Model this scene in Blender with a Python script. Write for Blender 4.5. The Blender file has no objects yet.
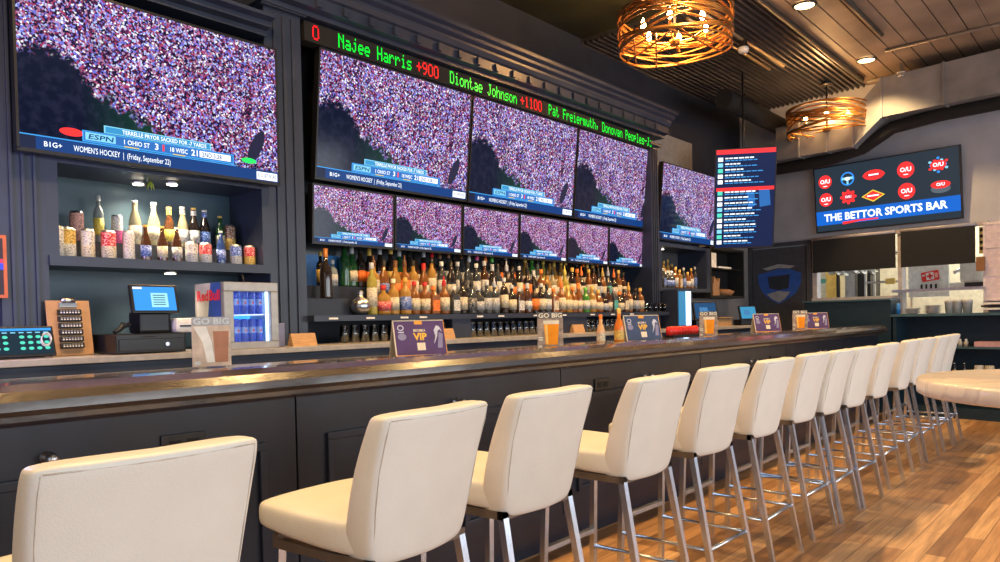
import bpy, bmesh, math, random
from mathutils import Matrix, Vector
R = random.Random(7)
C = bpy.context.scene.collection
PI = math.pi
rad = math.radians

# ------------------------------------------------------------------ materials
def node(nt, t, loc=None, **kw):
    n = nt.nodes.new(t)
    for k, v in kw.items(): setattr(n, k, v)
    return n
def base(name):
    m = bpy.data.materials.new(name); m.use_nodes = True
    nt = m.node_tree
    return m, nt, nt.nodes['Principled BSDF']
_pm = {}
def pm(name, col, rough=.5, metal=0., var=.12, scale=18., bump=0., coat=0., trans=0., ior=1.45, spec=.5, stretch=(1, 1, 1)):
    """plain painted / moulded stuff: colour with slight procedural variation"""
    key = (name, col, rough)
    if key in _pm: return _pm[key]
    m, nt, b = base(name)
    tc = node(nt, 'ShaderNodeTexCoord'); mp = node(nt, 'ShaderNodeMapping'); mp.inputs['Scale'].default_value = stretch
    nz = node(nt, 'ShaderNodeTexNoise'); nz.inputs['Scale'].default_value = scale; nz.inputs['Detail'].default_value = 3
    nt.links.new(tc.outputs['Object'], mp.inputs['Vector']); nt.links.new(mp.outputs[0], nz.inputs['Vector'])
    cr = node(nt, 'ShaderNodeValToRGB')
    lo = [max(0, c * (1 - var)) for c in col]; hi = [min(1, c * (1 + var)) for c in col]
    cr.color_ramp.elements[0].position = .3; cr.color_ramp.elements[1].position = .7
    cr.color_ramp.elements[0].color = (*lo, 1); cr.color_ramp.elements[1].color = (*hi, 1)
    nt.links.new(nz.outputs['Fac'], cr.inputs[0]); nt.links.new(cr.outputs[0], b.inputs['Base Color'])
    b.inputs['Roughness'].default_value = rough; b.inputs['Metallic'].default_value = metal
    b.inputs['Coat Weight'].default_value = coat; b.inputs['Coat Roughness'].default_value = .08
    b.inputs['Transmission Weight'].default_value = trans; b.inputs['IOR'].default_value = ior
    b.inputs['Specular IOR Level'].default_value = spec
    if bump:
        bp = node(nt, 'ShaderNodeBump'); bp.inputs['Strength'].default_value = bump; bp.inputs['Distance'].default_value = .01
        nt.links.new(nz.outputs['Fac'], bp.inputs['Height']); nt.links.new(bp.outputs[0], b.inputs['Normal'])
    _pm[key] = m
    return m
def em(name, col, s=1.):
    m, nt, b = base(name)
    b.inputs['Base Color'].default_value = (0, 0, 0, 1); b.inputs['Roughness'].default_value = .3; b.inputs['Specular IOR Level'].default_value = .2
    b.inputs['Emission Color'].default_value = (*col, 1); b.inputs['Emission Strength'].default_value = s
    return m
def glassmat(name, col=(1, 1, 1), gl=.5, rough=.03):
    m, nt, b = base(name); nt.nodes.remove(b)
    out = nt.nodes['Material Output']
    tr = node(nt, 'ShaderNodeBsdfTransparent'); tr.inputs[0].default_value = (*col, 1)
    g = node(nt, 'ShaderNodeBsdfGlossy'); g.inputs['Roughness'].default_value = rough
    lw = node(nt, 'ShaderNodeLayerWeight'); lw.inputs['Blend'].default_value = .35
    mt = node(nt, 'ShaderNodeMath', operation='MULTIPLY_ADD'); mt.inputs[1].default_value = gl; mt.inputs[2].default_value = gl * .06
    mx = node(nt, 'ShaderNodeMixShader')
    nt.links.new(lw.outputs['Fresnel'], mt.inputs[0]); nt.links.new(mt.outputs[0], mx.inputs[0])
    nt.links.new(tr.outputs[0], mx.inputs[1]); nt.links.new(g.outputs[0], mx.inputs[2]); nt.links.new(mx.outputs[0], out.inputs[0])
    return m
def mth(nt, op, a, b=None, c=None, clamp=False):
    n = node(nt, 'ShaderNodeMath', operation=op); n.use_clamp = clamp
    for i, v in enumerate((a, b, c)):
        if v is None: continue
        if isinstance(v, (int, float)): n.inputs[i].default_value = v
        else: nt.links.new(v, n.inputs[i])
    return n.outputs[0]
def mixc(nt, f, a, b):
    n = node(nt, 'ShaderNodeMix', data_type='RGBA')
    for s, v in ((n.inputs[0], f), (n.inputs[6], a), (n.inputs[7], b)):
        if isinstance(v, tuple): s.default_value = (*v, 1) if len(v) == 3 else v
        elif isinstance(v, (int, float)): s.default_value = v
        else: nt.links.new(v, s)
    return n.outputs[2]
def ramp(nt, f, stops, interp='LINEAR'):
    n = node(nt, 'ShaderNodeValToRGB'); cr = n.color_ramp; cr.interpolation = interp
    while len(cr.elements) < len(stops): cr.elements.new(.5)
    for e, (p, c) in zip(cr.elements, stops): e.position = p; e.color = (*c, 1)
    nt.links.new(f, n.inputs[0]); return n.outputs[0]

def mat_screen(name, strength, sc, warm=0.):
    """a stadium crowd broadcast: random coloured specks above a dark sideline"""
    m, nt, b = base(name)
    uv = node(nt, 'ShaderNodeUVMap'); uv.uv_map = 'UVMap'
    mp = node(nt, 'ShaderNodeMapping'); mp.inputs['Scale'].default_value = (1.78, 1, 1)
    nt.links.new(uv.outputs[0], mp.inputs[0])
    sep = node(nt, 'ShaderNodeSeparateXYZ'); nt.links.new(uv.outputs[0], sep.inputs[0])
    x, y = sep.outputs[0], sep.outputs[1]
    vo = node(nt, 'ShaderNodeTexVoronoi'); vo.inputs['Scale'].default_value = sc; nt.links.new(mp.outputs[0], vo.inputs['Vector'])
    s2 = node(nt, 'ShaderNodeSeparateColor'); nt.links.new(vo.outputs['Color'], s2.inputs[0])
    W = warm
    crowd = ramp(nt, s2.outputs[0], [(0, (.012, .006, .04)), (.27, (.09 + W, .015, .07)), (.42, (.40 + W, .05, .14)), (.54, (.50 + W, .24, .42)),
                                      (.68, (.18 + W, .18, .72)), (.83, (.50 + W, .58, 1.)), (.93, (1., .97, 1.))], 'CONSTANT')
    nz = node(nt, 'ShaderNodeTexNoise'); nz.inputs['Scale'].default_value = 5; nz.inputs['Detail'].default_value = 4; nt.links.new(mp.outputs[0], nz.inputs['Vector'])
    nb = node(nt, 'ShaderNodeTexNoise'); nb.inputs['Scale'].default_value = 16; nb.inputs['Detail'].default_value = 5; nt.links.new(mp.outputs[0], nb.inputs['Vector'])
    # boundary of the dark sideline: y = f(x)
    fx = node(nt, 'ShaderNodeFloatCurve'); cv = fx.mapping.curves[0]
    pts = [(0, .58), (.13, .62), (.25, .42), (.40, .30), (.5, .20), (.62, .13), (.85, .10), (1, .08)]
    while len(cv.points) < len(pts): cv.points.new(.5, .5)
    for p, q in zip(cv.points, pts): p.location = q
    fx.mapping.update(); nt.links.new(x, fx.inputs['Value'])
    nn = mth(nt, 'MULTIPLY', mth(nt, 'SUBTRACT', nb.outputs['Fac'], .5), .32)
    d = mth(nt, 'ADD', mth(nt, 'SUBTRACT', y, fx.outputs[0]), nn)
    mask = mth(nt, 'MULTIPLY_ADD', d, 14, .5, True)
    lum = mth(nt, 'MULTIPLY_ADD', nz.outputs['Fac'], 1.1, .35)
    cm = mixc(nt, 1., crowd, crowd)
    vm = node(nt, 'ShaderNodeVectorMath', operation='SCALE'); nt.links.new(crowd, vm.inputs[0]); nt.links.new(lum, vm.inputs['Scale'])
    green = mth(nt, 'MULTIPLY', mth(nt, 'GREATER_THAN', x, .3), mth(nt, 'LESS_THAN', x, .7))
    gx = ramp(nt, x, [(.2, (.006, .012, .045)), (.42, (.01, .07, .05)), (.62, (.05, .08, .04)), (.8, (.008, .01, .04))])
    people = ramp(nt, nb.outputs['Fac'], [(.45, (0, 0, 0)), (.62, (.015, .015, .03))])
    dark = mixc(nt, .5, gx, people)
    # the tall dark figure near the lower right corner
    dd = mth(nt, 'ADD', mth(nt, 'POWER', mth(nt, 'MULTIPLY', mth(nt, 'SUBTRACT', x, mth(nt, 'MULTIPLY_ADD', y, .25, .835)), 34), 2),
             mth(nt, 'POWER', mth(nt, 'MULTIPLY', mth(nt, 'SUBTRACT', y, .25), 8), 2))
    fig = mth(nt, 'LESS_THAN', dd, 1)
    col = mixc(nt, mask, dark, vm.outputs[0])
    col = mixc(nt, fig, col, (.02, .02, .05))
    b.inputs['Base Color'].default_value = (.002, .002, .003, 1); b.inputs['Roughness'].default_value = .12; b.inputs['Specular IOR Level'].default_value = .28
    nt.links.new(col, b.inputs['Emission Color']); b.inputs['Emission Strength'].default_value = strength
    return m

def mat_floor():
    m, nt, b = base('oak_planks')
    tc = node(nt, 'ShaderNodeTexCoord')
    mp = node(nt, 'ShaderNodeMapping'); nt.links.new(tc.outputs['Object'], mp.inputs[0])
    br = node(nt, 'ShaderNodeTexBrick'); br.offset = .37; br.offset_frequency = 2; br.squash = 1
    for k, v in (('Scale', 1.), ('Brick Width', 1.15), ('Row Height', .095), ('Mortar Size', .0016), ('Mortar Smooth', .1), ('Bias', 0.)): br.inputs[k].default_value = v
    br.inputs['Color1'].default_value = (0, 0, 0, 1); br.inputs['Color2'].default_value = (1, 1, 1, 1); br.inputs['Mortar'].default_value = (.5, .5, .5, 1)
    nt.links.new(mp.outputs[0], br.inputs['Vector'])
    mg = node(nt, 'ShaderNodeMapping'); mg.inputs['Scale'].default_value = (1.6, 22, 1); nt.links.new(tc.outputs['Object'], mg.inputs[0])
    g = node(nt, 'ShaderNodeTexNoise'); g.inputs['Scale'].default_value = 1.5; g.inputs['Detail'].default_value = 6; g.inputs['Roughness'].default_value = .6
    nt.links.new(mg.outputs[0], g.inputs['Vector'])
    pl = ramp(nt, br.outputs['Color'], [(0, (.24, .125, .05)), (.3, (.40, .215, .09)), (.6, (.54, .31, .14)), (1, (.68, .43, .21))])
    gr = ramp(nt, g.outputs['Fac'], [(.3, (.62, .55, .5)), (.62, (1.1, 1.08, 1.05))])
    mul = node(nt, 'ShaderNodeMix', data_type='RGBA', blend_type='MULTIPLY'); mul.inputs[0].default_value = 1
    nt.links.new(pl, mul.inputs[6]); nt.links.new(gr, mul.inputs[7])
    col = mixc(nt, br.outputs['Fac'], mul.outputs[2], (.10, .045, .02))
    nt.links.new(col, b.inputs['Base Color']); b.inputs['Roughness'].default_value = .38
    bp = node(nt, 'ShaderNodeBump'); bp.inputs['Strength'].default_value = .25; bp.inputs['Distance'].default_value = .003
    nt.links.new(g.outputs['Fac'], bp.inputs['Height']); nt.links.new(bp.outputs[0], b.inputs['Normal'])
    return m
def mat_bartop():
    m, nt, b = base('lacquered_bar_top')
    tc = node(nt, 'ShaderNodeTexCoord')
    mg = node(nt, 'ShaderNodeMapping'); mg.inputs['Scale'].default_value = (1.2, 9, 9); nt.links.new(tc.outputs['Object'], mg.inputs[0])
    g = node(nt, 'ShaderNodeTexNoise'); g.inputs['Scale'].default_value = 2.5; g.inputs['Detail'].default_value = 6; nt.links.new(mg.outputs[0], g.inputs['Vector'])
    c = ramp(nt, g.outputs['Fac'], [(.3, (.030, .024, .022)), (.55, (.062, .046, .038)), (.75, (.11, .078, .055))])
    nt.links.new(c, b.inputs['Base Color']); b.inputs['Roughness'].default_value = .22
    n2 = node(nt, 'ShaderNodeTexNoise'); n2.inputs['Scale'].default_value = 26; n2.inputs['Detail'].default_value = 3; nt.links.new(tc.outputs['Object'], n2.inputs['Vector'])
    bp = node(nt, 'ShaderNodeBump'); bp.inputs['Strength'].default_value = .22; bp.inputs['Distance'].default_value = .004
    nt.links.new(n2.outputs['Fac'], bp.inputs['Height']); nt.links.new(bp.outputs[0], b.inputs['Normal'])
    b.inputs['Coat Weight'].default_value = .7; b.inputs['Coat Roughness'].default_value = .07; b.inputs['Specular IOR Level'].default_value = .7
    return m
def mat_marble():
    m, nt, b = base('pale_marble')
    tc = node(nt, 'ShaderNodeTexCoord')
    w = node(nt, 'ShaderNodeTexWave'); w.inputs['Scale'].default_value = 3.; w.inputs['Distortion'].default_value = 14; w.inputs['Detail'].default_value = 4
    nt.links.new(tc.outputs['Object'], w.inputs[0])
    c = ramp(nt, w.outputs['Fac'], [(0, (.82, .78, .74)), (.75, (.86, .82, .79)), (.9, (.66, .63, .62)), (1, (.8, .77, .74))])
    nt.links.new(c, b.inputs['Base Color']); b.inputs['Roughness'].default_value = .25
    return m
def mat_leather():
    m, nt, b = base('white_leather')
    tc = node(nt, 'ShaderNodeTexCoord')
    n1 = node(nt, 'ShaderNodeTexNoise'); n1.inputs['Scale'].default_value = 4; n1.inputs['Detail'].default_value = 4; nt.links.new(tc.outputs['Object'], n1.inputs['Vector'])
    n2 = node(nt, 'ShaderNodeTexVoronoi'); n2.inputs['Scale'].default_value = 240; nt.links.new(tc.outputs['Object'], n2.inputs['Vector'])
    c = ramp(nt, n1.outputs['Fac'], [(.3, (.73, .73, .68)), (.7, (.82, .82, .77))])
    nt.links.new(c, b.inputs['Base Color']); b.inputs['Roughness'].default_value = .42
    a = mth(nt, 'MULTIPLY_ADD', n1.outputs['Fac'], 1.6, 0)
    h = mth(nt, 'MULTIPLY_ADD', n2.outputs['Distance'], .12, a)
    bp = node(nt, 'ShaderNodeBump'); bp.inputs['Strength'].default_value = .3; bp.inputs['Distance'].default_value = .01
    nt.links.new(h, bp.inputs['Height']); nt.links.new(bp.outputs[0], b.inputs['Normal'])
    return m

NAVY = pm('charcoal_navy_paint', (.028, .037, .066), .36, var=.15, scale=5, bump=.08)
NAVYD = pm('dark_navy_paint', (.020, .026, .044), .45, var=.15, scale=5, bump=.08)
BARF = pm('bar_front_paint', (.016, .022, .038), .36, var=.18, scale=6, bump=.12)
BARM = pm('bar_front_moulding_paint', (.019, .025, .042), .3, var=.18, scale=6)
BLACK = pm('black_plastic', (.012, .012, .014), .35)
BLACKM = pm('matt_black', (.010, .010, .011), .8)
CHROME = pm('brushed_steel', (.62, .64, .68), .28, 1., var=.06)
STEEL = pm('stool_steel', (.72, .80, .92), .27, 1., var=.08)
GREYW = pm('grey_wall_paint', (.30, .29, .29), .8, var=.10, scale=3, bump=.1)
GREYD = pm('dark_grey_wall_paint', (.075, .076, .088), .7, var=.2, scale=3, bump=.1)
CEILM = pm('dark_ceiling_paint', (.022, .024, .014), .42, var=.35, scale=2.5, bump=.25)
DECK = pm('painted_steel_deck', (.07, .07, .085), .30, .6, var=.18, scale=3, bump=.1, stretch=(1, 4, 1))
DUCT = pm('duct_sheet_metal', (.22, .225, .245), .5, .2, var=.2, scale=4, bump=.1)
WHITE = pm('white_plastic', (.75, .75, .75), .4)
PAPERW = pm('white_paper', (.78, .77, .74), .7)
TAN = pm('pale_wood', (.52, .30, .14), .5, var=.15, stretch=(1, 1, 8))
CLIPW = pm('clipboard_hardboard', (.46, .26, .12), .5, var=.1)
COUNT = pm('grey_counter_top', (.42, .40, .38), .3, var=.15)
LEATHER = mat_leather()
SEAM = pm('seam_thread', (.60, .56, .50), .7)
RED = pm('red_plastic', (.75, .03, .02), .35)
KWALL = pm('kitchen_cream_wall', (.72, .66, .50), .6)
KWHITE = pm('kitchen_white', (.72, .74, .72), .4)
KYEL = pm('kitchen_yellow', (.80, .55, .15), .5)
GLASS = glassmat('clear_glass', (.93, .96, 1), 1.6); ACRY = glassmat('clear_acrylic', (.97, .98, 1), .10, .05); PANE = glassmat('door_pane', (.97, .98, 1), .06, .03)
GOLD = pm('bronze_band', (.42, .19, .05), .35, .9, var=.2)
FLOORM = mat_floor(); BARTOP = mat_bartop(); MARBLE = mat_marble()
SCREEN = mat_screen('crowd_broadcast', 1.0, 88)
SCREEN2 = mat_screen('crowd_broadcast_warm', .95, 60, .1)
E_BLUE = em('screen_blue', (.005, .045, .20), 1.); E_BLUE2 = em('screen_light_blue', (.05, .35, .85), 1.); E_WH = em('screen_white', (.9, .95, 1), 1.3)
E_RED = em('screen_red', (.95, .03, .03), 1.3); E_GR = em('screen_green', (.02, .75, .12), 1.2); E_TEAL = em('screen_teal', (.1, .75, .55), 1.)
E_DK = em('screen_navy', (.01, .016, .05), 1.); E_YEL = em('screen_yellow', (.95, .65, .05), 1.); E_CY = em('screen_cyan', (.25, .7, .95), 1.)
L_GR = em('led_green', (.0, .95, .04), 1.3); L_RED = em('led_red', (1., .01, .015), 1.4)
E_WARM = em('bulb_glow', (1., .62, .25), 40.); E_PUCK = em('puck_glow', (1., .85, .62), 14.); E_CAN = em('can_lamp_glow', (1., .62, .28), 9.)
E_COOL = em('cooler_light', (.55, .75, 1.), 3.2); E_COOLB = em('cooler_blue', (.02, .22, .95), 2.2)

# ------------------------------------------------------------------ mesh building
_txt = {}
def textmesh(s, bold=0.):
    k = (s, bold)
    if k not in _txt:
        cu = bpy.data.curves.new('t', 'FONT'); cu.body = s; cu.size = 1; cu.offset = bold; cu.resolution_u = 2
        o = bpy.data.objects.new('t', cu); C.objects.link(o)
        bpy.context.view_layer.update()
        me = bpy.data.meshes.new_from_object(o.evaluated_get(bpy.context.evaluated_depsgraph_get()))
        xs = [v.co.x for v in me.vertices] or [0]; ys = [v.co.y for v in me.vertices] or [0]
        _txt[k] = ([v.co.copy() for v in me.vertices], [tuple(p.vertices) for p in me.polygons], min(xs), max(xs), min(ys), max(ys))
        bpy.data.objects.remove(o); bpy.data.curves.remove(cu); bpy.data.meshes.remove(me)
    return _txt[k]
class MB:
    def __init__(s): s.bm = bmesh.new(); s.mats = []; s.smooth = False
    def mi(s, m):
        if m is None: return 0
        if m not in s.mats: s.mats.append(m)
        return s.mats.index(m)
    def box(s, lo, hi, m=None, M=None, bev=0.):
        i = s.mi(m)
        v = [s.bm.verts.new((x, y, z)) for z in (lo[2], hi[2]) for y in (lo[1], hi[1]) for x in (lo[0], hi[0])]
        fs = [s.bm.faces.new([v[a] for a in q]) for q in ((0, 2, 3, 1), (4, 5, 7, 6), (0, 1, 5, 4), (2, 6, 7, 3), (0, 4, 6, 2), (1, 3, 7, 5))]
        for f in fs: f.material_index = i
        if M is not None:
            for q in v: q.co = M @ q.co
        if bev:
            es = list({e for f in fs for e in f.edges})
            r = bmesh.ops.bevel(s.bm, geom=es, offset=bev, segments=2, profile=.6, affect='EDGES')
            for f in r['faces']: f.material_index = i
        return s
    def quad(s, pts, m=None, uv=False):
        f = s.bm.faces.new([s.bm.verts.new(p) for p in pts]); f.material_index = s.mi(m)
        if uv:
            l = s.bm.loops.layers.uv.get('UVMap') or s.bm.loops.layers.uv.new('UVMap')
            for lp, c in zip(f.loops, ((0, 0), (1, 0), (1, 1), (0, 1))): lp[l].uv = c
        return s
    def cyl(s, a, b, r0, r1=None, m=None, seg=12, smooth=True):
        r1 = r0 if r1 is None else r1; i = s.mi(m)
        a = Vector(a); b = Vector(b); d = (b - a).normalized()
        u = d.orthogonal().normalized(); w = d.cross(u)
        A = []; B = []
        for k in range(seg):
            t = 2 * PI * k / seg; c = u * math.cos(t) + w * math.sin(t)
            A.append(s.bm.verts.new(a + c * r0)); B.append(s.bm.verts.new(b + c * r1))
        for k in range(seg):
            f = s.bm.faces.new((A[k], A[(k + 1) % seg], B[(k + 1) % seg], B[k])); f.material_index = i; f.smooth = smooth
        f = s.bm.faces.new(A[::-1]); f.material_index = i
        f = s.bm.faces.new(B); f.material_index = i
        return s
    def lathe(s, prof, m=None, o=(0, 0, 0), seg=14):
        i = s.mi(m); rows = []
        for r, z in prof:
            if r < 1e-5: rows.append([s.bm.verts.new((o[0], o[1], o[2] + z))])
            else: rows.append([s.bm.verts.new((o[0] + r * math.cos(2 * PI * k / seg), o[1] + r * math.sin(2 * PI * k / seg), o[2] + z)) for k in range(seg)])
        for a, b in zip(rows, rows[1:]):
            for k in range(seg):
                q = [a[k % len(a)], a[(k + 1) % len(a)], b[(k + 1) % len(b)], b[k % len(b)]]
                q = list(dict.fromkeys(q))
                if len(q) > 2:
                    f = s.bm.faces.new(q); f.material_index = i; f.smooth = True
        return s
    def tube(s, pts, r, m=None, seg=8, closed=False, flat=None):
        i = s.mi(m); pts = [Vector(p) for p in pts]; n = len(pts); rings = []
        prev = None
        for k in range(n):
            if closed: d = pts[(k + 1) % n] - pts[k - 1]
            else: d = pts[min(k + 1, n - 1)] - pts[max(k - 1, 0)]
            d.normalize()
            up = Vector((0, 0, 1)) if abs(d.z) < .95 else Vector((1, 0, 0))
            u = d.cross(up).normalized(); w = u.cross(d)
            rr = r[k] if isinstance(r, list) else r
            fl = flat or 1
            rings.append([s.bm.verts.new(pts[k] + u * math.cos(2 * PI * j / seg) * rr + w * math.sin(2 * PI * j / seg) * rr * fl) for j in range(seg)])
        for k in range(n if closed else n - 1):
            a = rings[k]; b = rings[(k + 1) % n]
            for j in range(seg):
                f = s.bm.faces.new((a[j], a[(j + 1) % seg], b[(j + 1) % seg], b[j])); f.material_index = i; f.smooth = True
        if not closed:
            for q in (rings[0][::-1], rings[-1]):
                f = s.bm.faces.new(q); f.material_index = i
        return s
    def prism(s, poly, axis, a, b, m=None, smooth=False):
        """poly in the two axes other than `axis`"""
        i = s.mi(m)
        def P(p, t): return {'x': (t, p[0], p[1]), 'y': (p[0], t, p[1]), 'z': (p[0], p[1], t)}[axis]
        A = [s.bm.verts.new(P(p, a)) for p in poly]; B = [s.bm.verts.new(P(p, b)) for p in poly]
        n = len(poly)
        for k in range(n):
            f = s.bm.faces.new((A[k], A[(k + 1) % n], B[(k + 1) % n], B[k])); f.material_index = i; f.smooth = smooth
        for q in (A[::-1], B):
            f = s.bm.faces.new(q); f.material_index = i
        return s
    def text(s, t, size, m, x, y, z, align='L', bold=0., fit=None, slant=0.):
        """lettering in the local XZ plane (reads along +x, faces -y); size is the cap height"""
        vs, fs, x0, x1, y0, y1 = textmesh(t, bold); i = s.mi(m); k = size / .70
        w = (x1 - x0) * k; kx = k if fit is None else k * fit / w; w = (x1 - x0) * kx
        ox = {'L': 0, 'C': -w / 2, 'R': -w}[align]
        V = [s.bm.verts.new((x + ox + (v.x - x0) * kx + slant * v.y * k, y, z + v.y * k)) for v in vs]
        for f in fs:
            try:
                g = s.bm.faces.new([V[q] for q in f]); g.material_index = i
            except ValueError: pass
        return s
    def rect(s, x0, x1, z0, z1, y, m, th=.0):
        if th: return s.box((x0, y, z0), (x1, y + th, z1), m)
        return s.quad([(x0, y, z0), (x1, y, z0), (x1, y, z1), (x0, y, z1)], m)
    def disc(s, cx, cz, rx, rz, y, m, n=24, th=0.):
        f = s.bm.faces.new([s.bm.verts.new((cx + rx * math.cos(2 * PI * k / n), y, cz + rz * math.sin(2 * PI * k / n))) for k in range(n)]); f.material_index = s.mi(m); return s
    def poly(s, pts, y, m):
        f = s.bm.faces.new([s.bm.verts.new((p[0], y, p[1])) for p in pts]); f.material_index = s.mi(m); return s
    def build(s, name, m=None, parent=None, loc=None, rotz=0, rot=None, sub=0, normals=True):
        if m is not None and m not in s.mats: s.mats.insert(0, m)
        me = bpy.data.meshes.new(name)
        if normals: bmesh.ops.recalc_face_normals(s.bm, faces=[f for f in s.bm.faces])
        s.bm.to_mesh(me); s.bm.free()
        for q in s.mats: me.materials.append(q)
        return put(name, me, parent, loc, rotz, rot, sub)
def put(name, me, parent=None, loc=None, rotz=0, rot=None, sub=0):
    o = bpy.data.objects.new(name, me); C.objects.link(o)
    if parent: o.parent = parent
    if loc: o.location = loc
    if rotz: o.rotation_euler = (0, 0, rotz)
    if rot: o.rotation_euler = rot
    if sub:
        md = o.modifiers.new('s', 'SUBSURF'); md.levels = sub; md.render_levels = sub
        for p in me.polygons: p.use_smooth = True
    return o
def tag(o, label=None, cat=None, group=None, kind=None):
    if label: o['label'] = label
    if cat: o['category'] = cat
    if group: o['group'] = group
    if kind: o['kind'] = kind
    return o
def empty(name, loc, rotz=0, label=None, cat=None, group=None, rot=None):
    o = bpy.data.objects.new(name, None); C.objects.link(o); o.location = loc; o.rotation_euler = rot or (0, 0, rotz)
    o.empty_display_size = .05
    return tag(o, label, cat, group)
def struct(name, mb, m): return tag(mb.build(name, m), kind='structure')
def dup(root, loc=None, rot=None, label=None, scale=None, group=None):
    def cp(o, par):
        c = o.copy(); C.objects.link(c)
        if par: c.parent = par
        for ch in [q for q in o.children]: cp(ch, c)
        return c
    r = cp(root, None)
    if loc: r.location = loc
    if rot is not None: r.rotation_euler = rot
    if scale: r.scale = scale
    if label: r['label'] = label
    if group: r['group'] = group
    return r

# end wall frame: s metres along the wall from the back corner, d metres out into the room, z up
EW = rad(-97); P0 = Vector((10.3, 4.3, 0)); WD = Vector((math.cos(EW), math.sin(EW), 0)); WN = Vector((-WD.y, WD.x, 0))
def E_(s, d, z): return tuple(P0 + WD * s - WN * d + Vector((0, 0, z)))

# ------------------------------------------------------------------ room shell
m = MB(); m.box((-3, -4, -.1), (13.5, 7, 0)); struct('floor', m, FLOORM)
CZ = 4.05
m = MB(); m.box((-3, -4, CZ + .06), (6.4, 7, CZ + .2)); struct('ceiling', m, CEILM)
m = MB()
x = 2.66  # corrugated deck, ribs run along X
pts = []
while x < 6.9:
    pts += [(x, CZ + .03), (x + .028, CZ + .03), (x + .038, CZ), (x + .055, CZ), (x + .065, CZ + .03)]; x += .066
poly = pts + [(x, CZ + .2), (2.66, CZ + .2)]
m.prism(poly, 'x', 6.4, 13.5); tag(m.build('ceiling_deck', DECK), kind='structure')
m = MB(); yy = 1.2
m.box((6.4, -4, CZ + .01), (13.5, 1.2, CZ + .2))
while yy < 2.6: m.box((6.4, yy + .006, CZ + .01), (13.5, yy + .176, CZ + .2)); yy += .183
m.box((6.4, 1.2, CZ + .05), (13.5, 2.66, CZ + .2)); tag(m.build('ceiling_boards', pm('brown_ceiling_boards', (.27, .20, .15), .5, var=.3, scale=2, bump=.2)), kind='structure')
m = MB(); m.box((-3, 4.42, 0), (11, 4.55, CZ + .1)); struct('wall_back', m, NAVYD)
m = MB(); m.box((-3.1, -4, 0), (-3, 4.5, CZ + .1)); struct('wall_left', m, GREYD)
m = MB(); m.box((-3, -4.1, 0), (13.5, -4, .5)); m.box((-3, -4.1, 3.0), (13.5, -4, CZ + .1))
for a, b in ((-3, -1.6), (1.4, 2.2), (5.2, 6.0), (9., 13.5)): m.box((a, -4.1, .5), (b, -4, 3.))
struct('wall_front', m, GREYD)
# end wall with the kitchen pass opening
m = MB()
def wb(mb, s0, s1, z0, z1, d0=-.12, d1=0, mat=None): mb.box((s0, -d1, z0), (s1, -d0, z1), mat)
wb(m, -.15, .97, 0, CZ + .1); wb(m, .97, 2.92, 2.19, CZ + .1); wb(m, .97, 2.02, 0, 1.40); wb(m, 2.02, 2.92, 0, 1.17); wb(m, 2.92, 8.6, 0, CZ + .1)
o = m.build('wall_end', pm('end_wall_paint', (.42, .44, .51), .8, var=.10, scale=3, bump=.1), None, tuple(P0), EW); tag(o, kind='structure')
m = MB()
wb(m, .93, .99, 1.40, 2.2, 0, .03); wb(m, 1.995, 2.045, 1.19, 2.2, -.1, .03); wb(m, 2.90, 2.95, 1.19, 2.2, 0, .03); wb(m, .93, 2.95, 2.17, 2.22, 0, .05); wb(m, .93, 2.0, 1.385, 1.42, -.12, .06)
tag(m.build('window_1', pm('pale_grey_trim', (.42, .40, .42), .5), None, tuple(P0), EW), kind='structure')

# door on the end wall, with the blue and grey shield painted on it
m = MB(); wb(m, .07, .84, .02, 2.13, .0, .035)
for s0, s1, z0, z1 in ((.0, .06, 0, 2.2), (.86, .92, 0, 2.2), (.0, .92, 2.15, 2.2)): wb(m, s0, s1, z0, z1, 0, .05, NAVYD)
dr = tag(m.build('door_1', pm('grey_door_paint', (.060, .064, .080), .4), None, tuple(P0), EW), kind='structure')
sb = pm('emblem_blue', (.03, .10, .42), .5); sg = pm('emblem_grey', (.30, .31, .34), .5); sk = pm('emblem_dark', (.03, .035, .05), .5)
m = MB()
m.poly([(.15, 1.78), (.30, 1.81), (.46, 1.84), (.62, 1.83), (.78, 1.77), (.77, 1.62), (.70, 1.50), (.58, 1.42), (.46, 1.36), (.34, 1.42), (.22, 1.52), (.16, 1.64)], -.0365, sb)
m.poly([(.30, 1.74), (.62, 1.76), (.60, 1.57), (.46, 1.55), (.32, 1.58)], -.038, sk)
m.poly([(.28, 1.50), (.46, 1.54), (.62, 1.52), (.55, 1.43), (.46, 1.38), (.36, 1.43)], -.038, sg)
m.poly([(.22, 1.86), (.46, 1.91), (.70, 1.87), (.62, 1.84), (.46, 1.855), (.30, 1.83)], -.038, sg)
m.build('shield_emblem', None, dr)
MB().box((.10, -.06, 1.0), (.13, -.037, 1.12), CHROME).build('door_handle', CHROME, dr)

# ------------------------------------------------------------------ overhead: beam, ducts, conduits
m = MB(); m.prism([(0, 3.62), (.38, 3.62), (.38, 3.98), (0, 3.98)], 'y', -.3, -.30001) if False else None
m = MB()
for s0, s1, z0, z1 in ((.75, 1.72, 3.20, 3.62), (2.05, 8., 3.48, 3.93)): m.box((s0, -.62, z0), (s1, -.16, z1))
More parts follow.
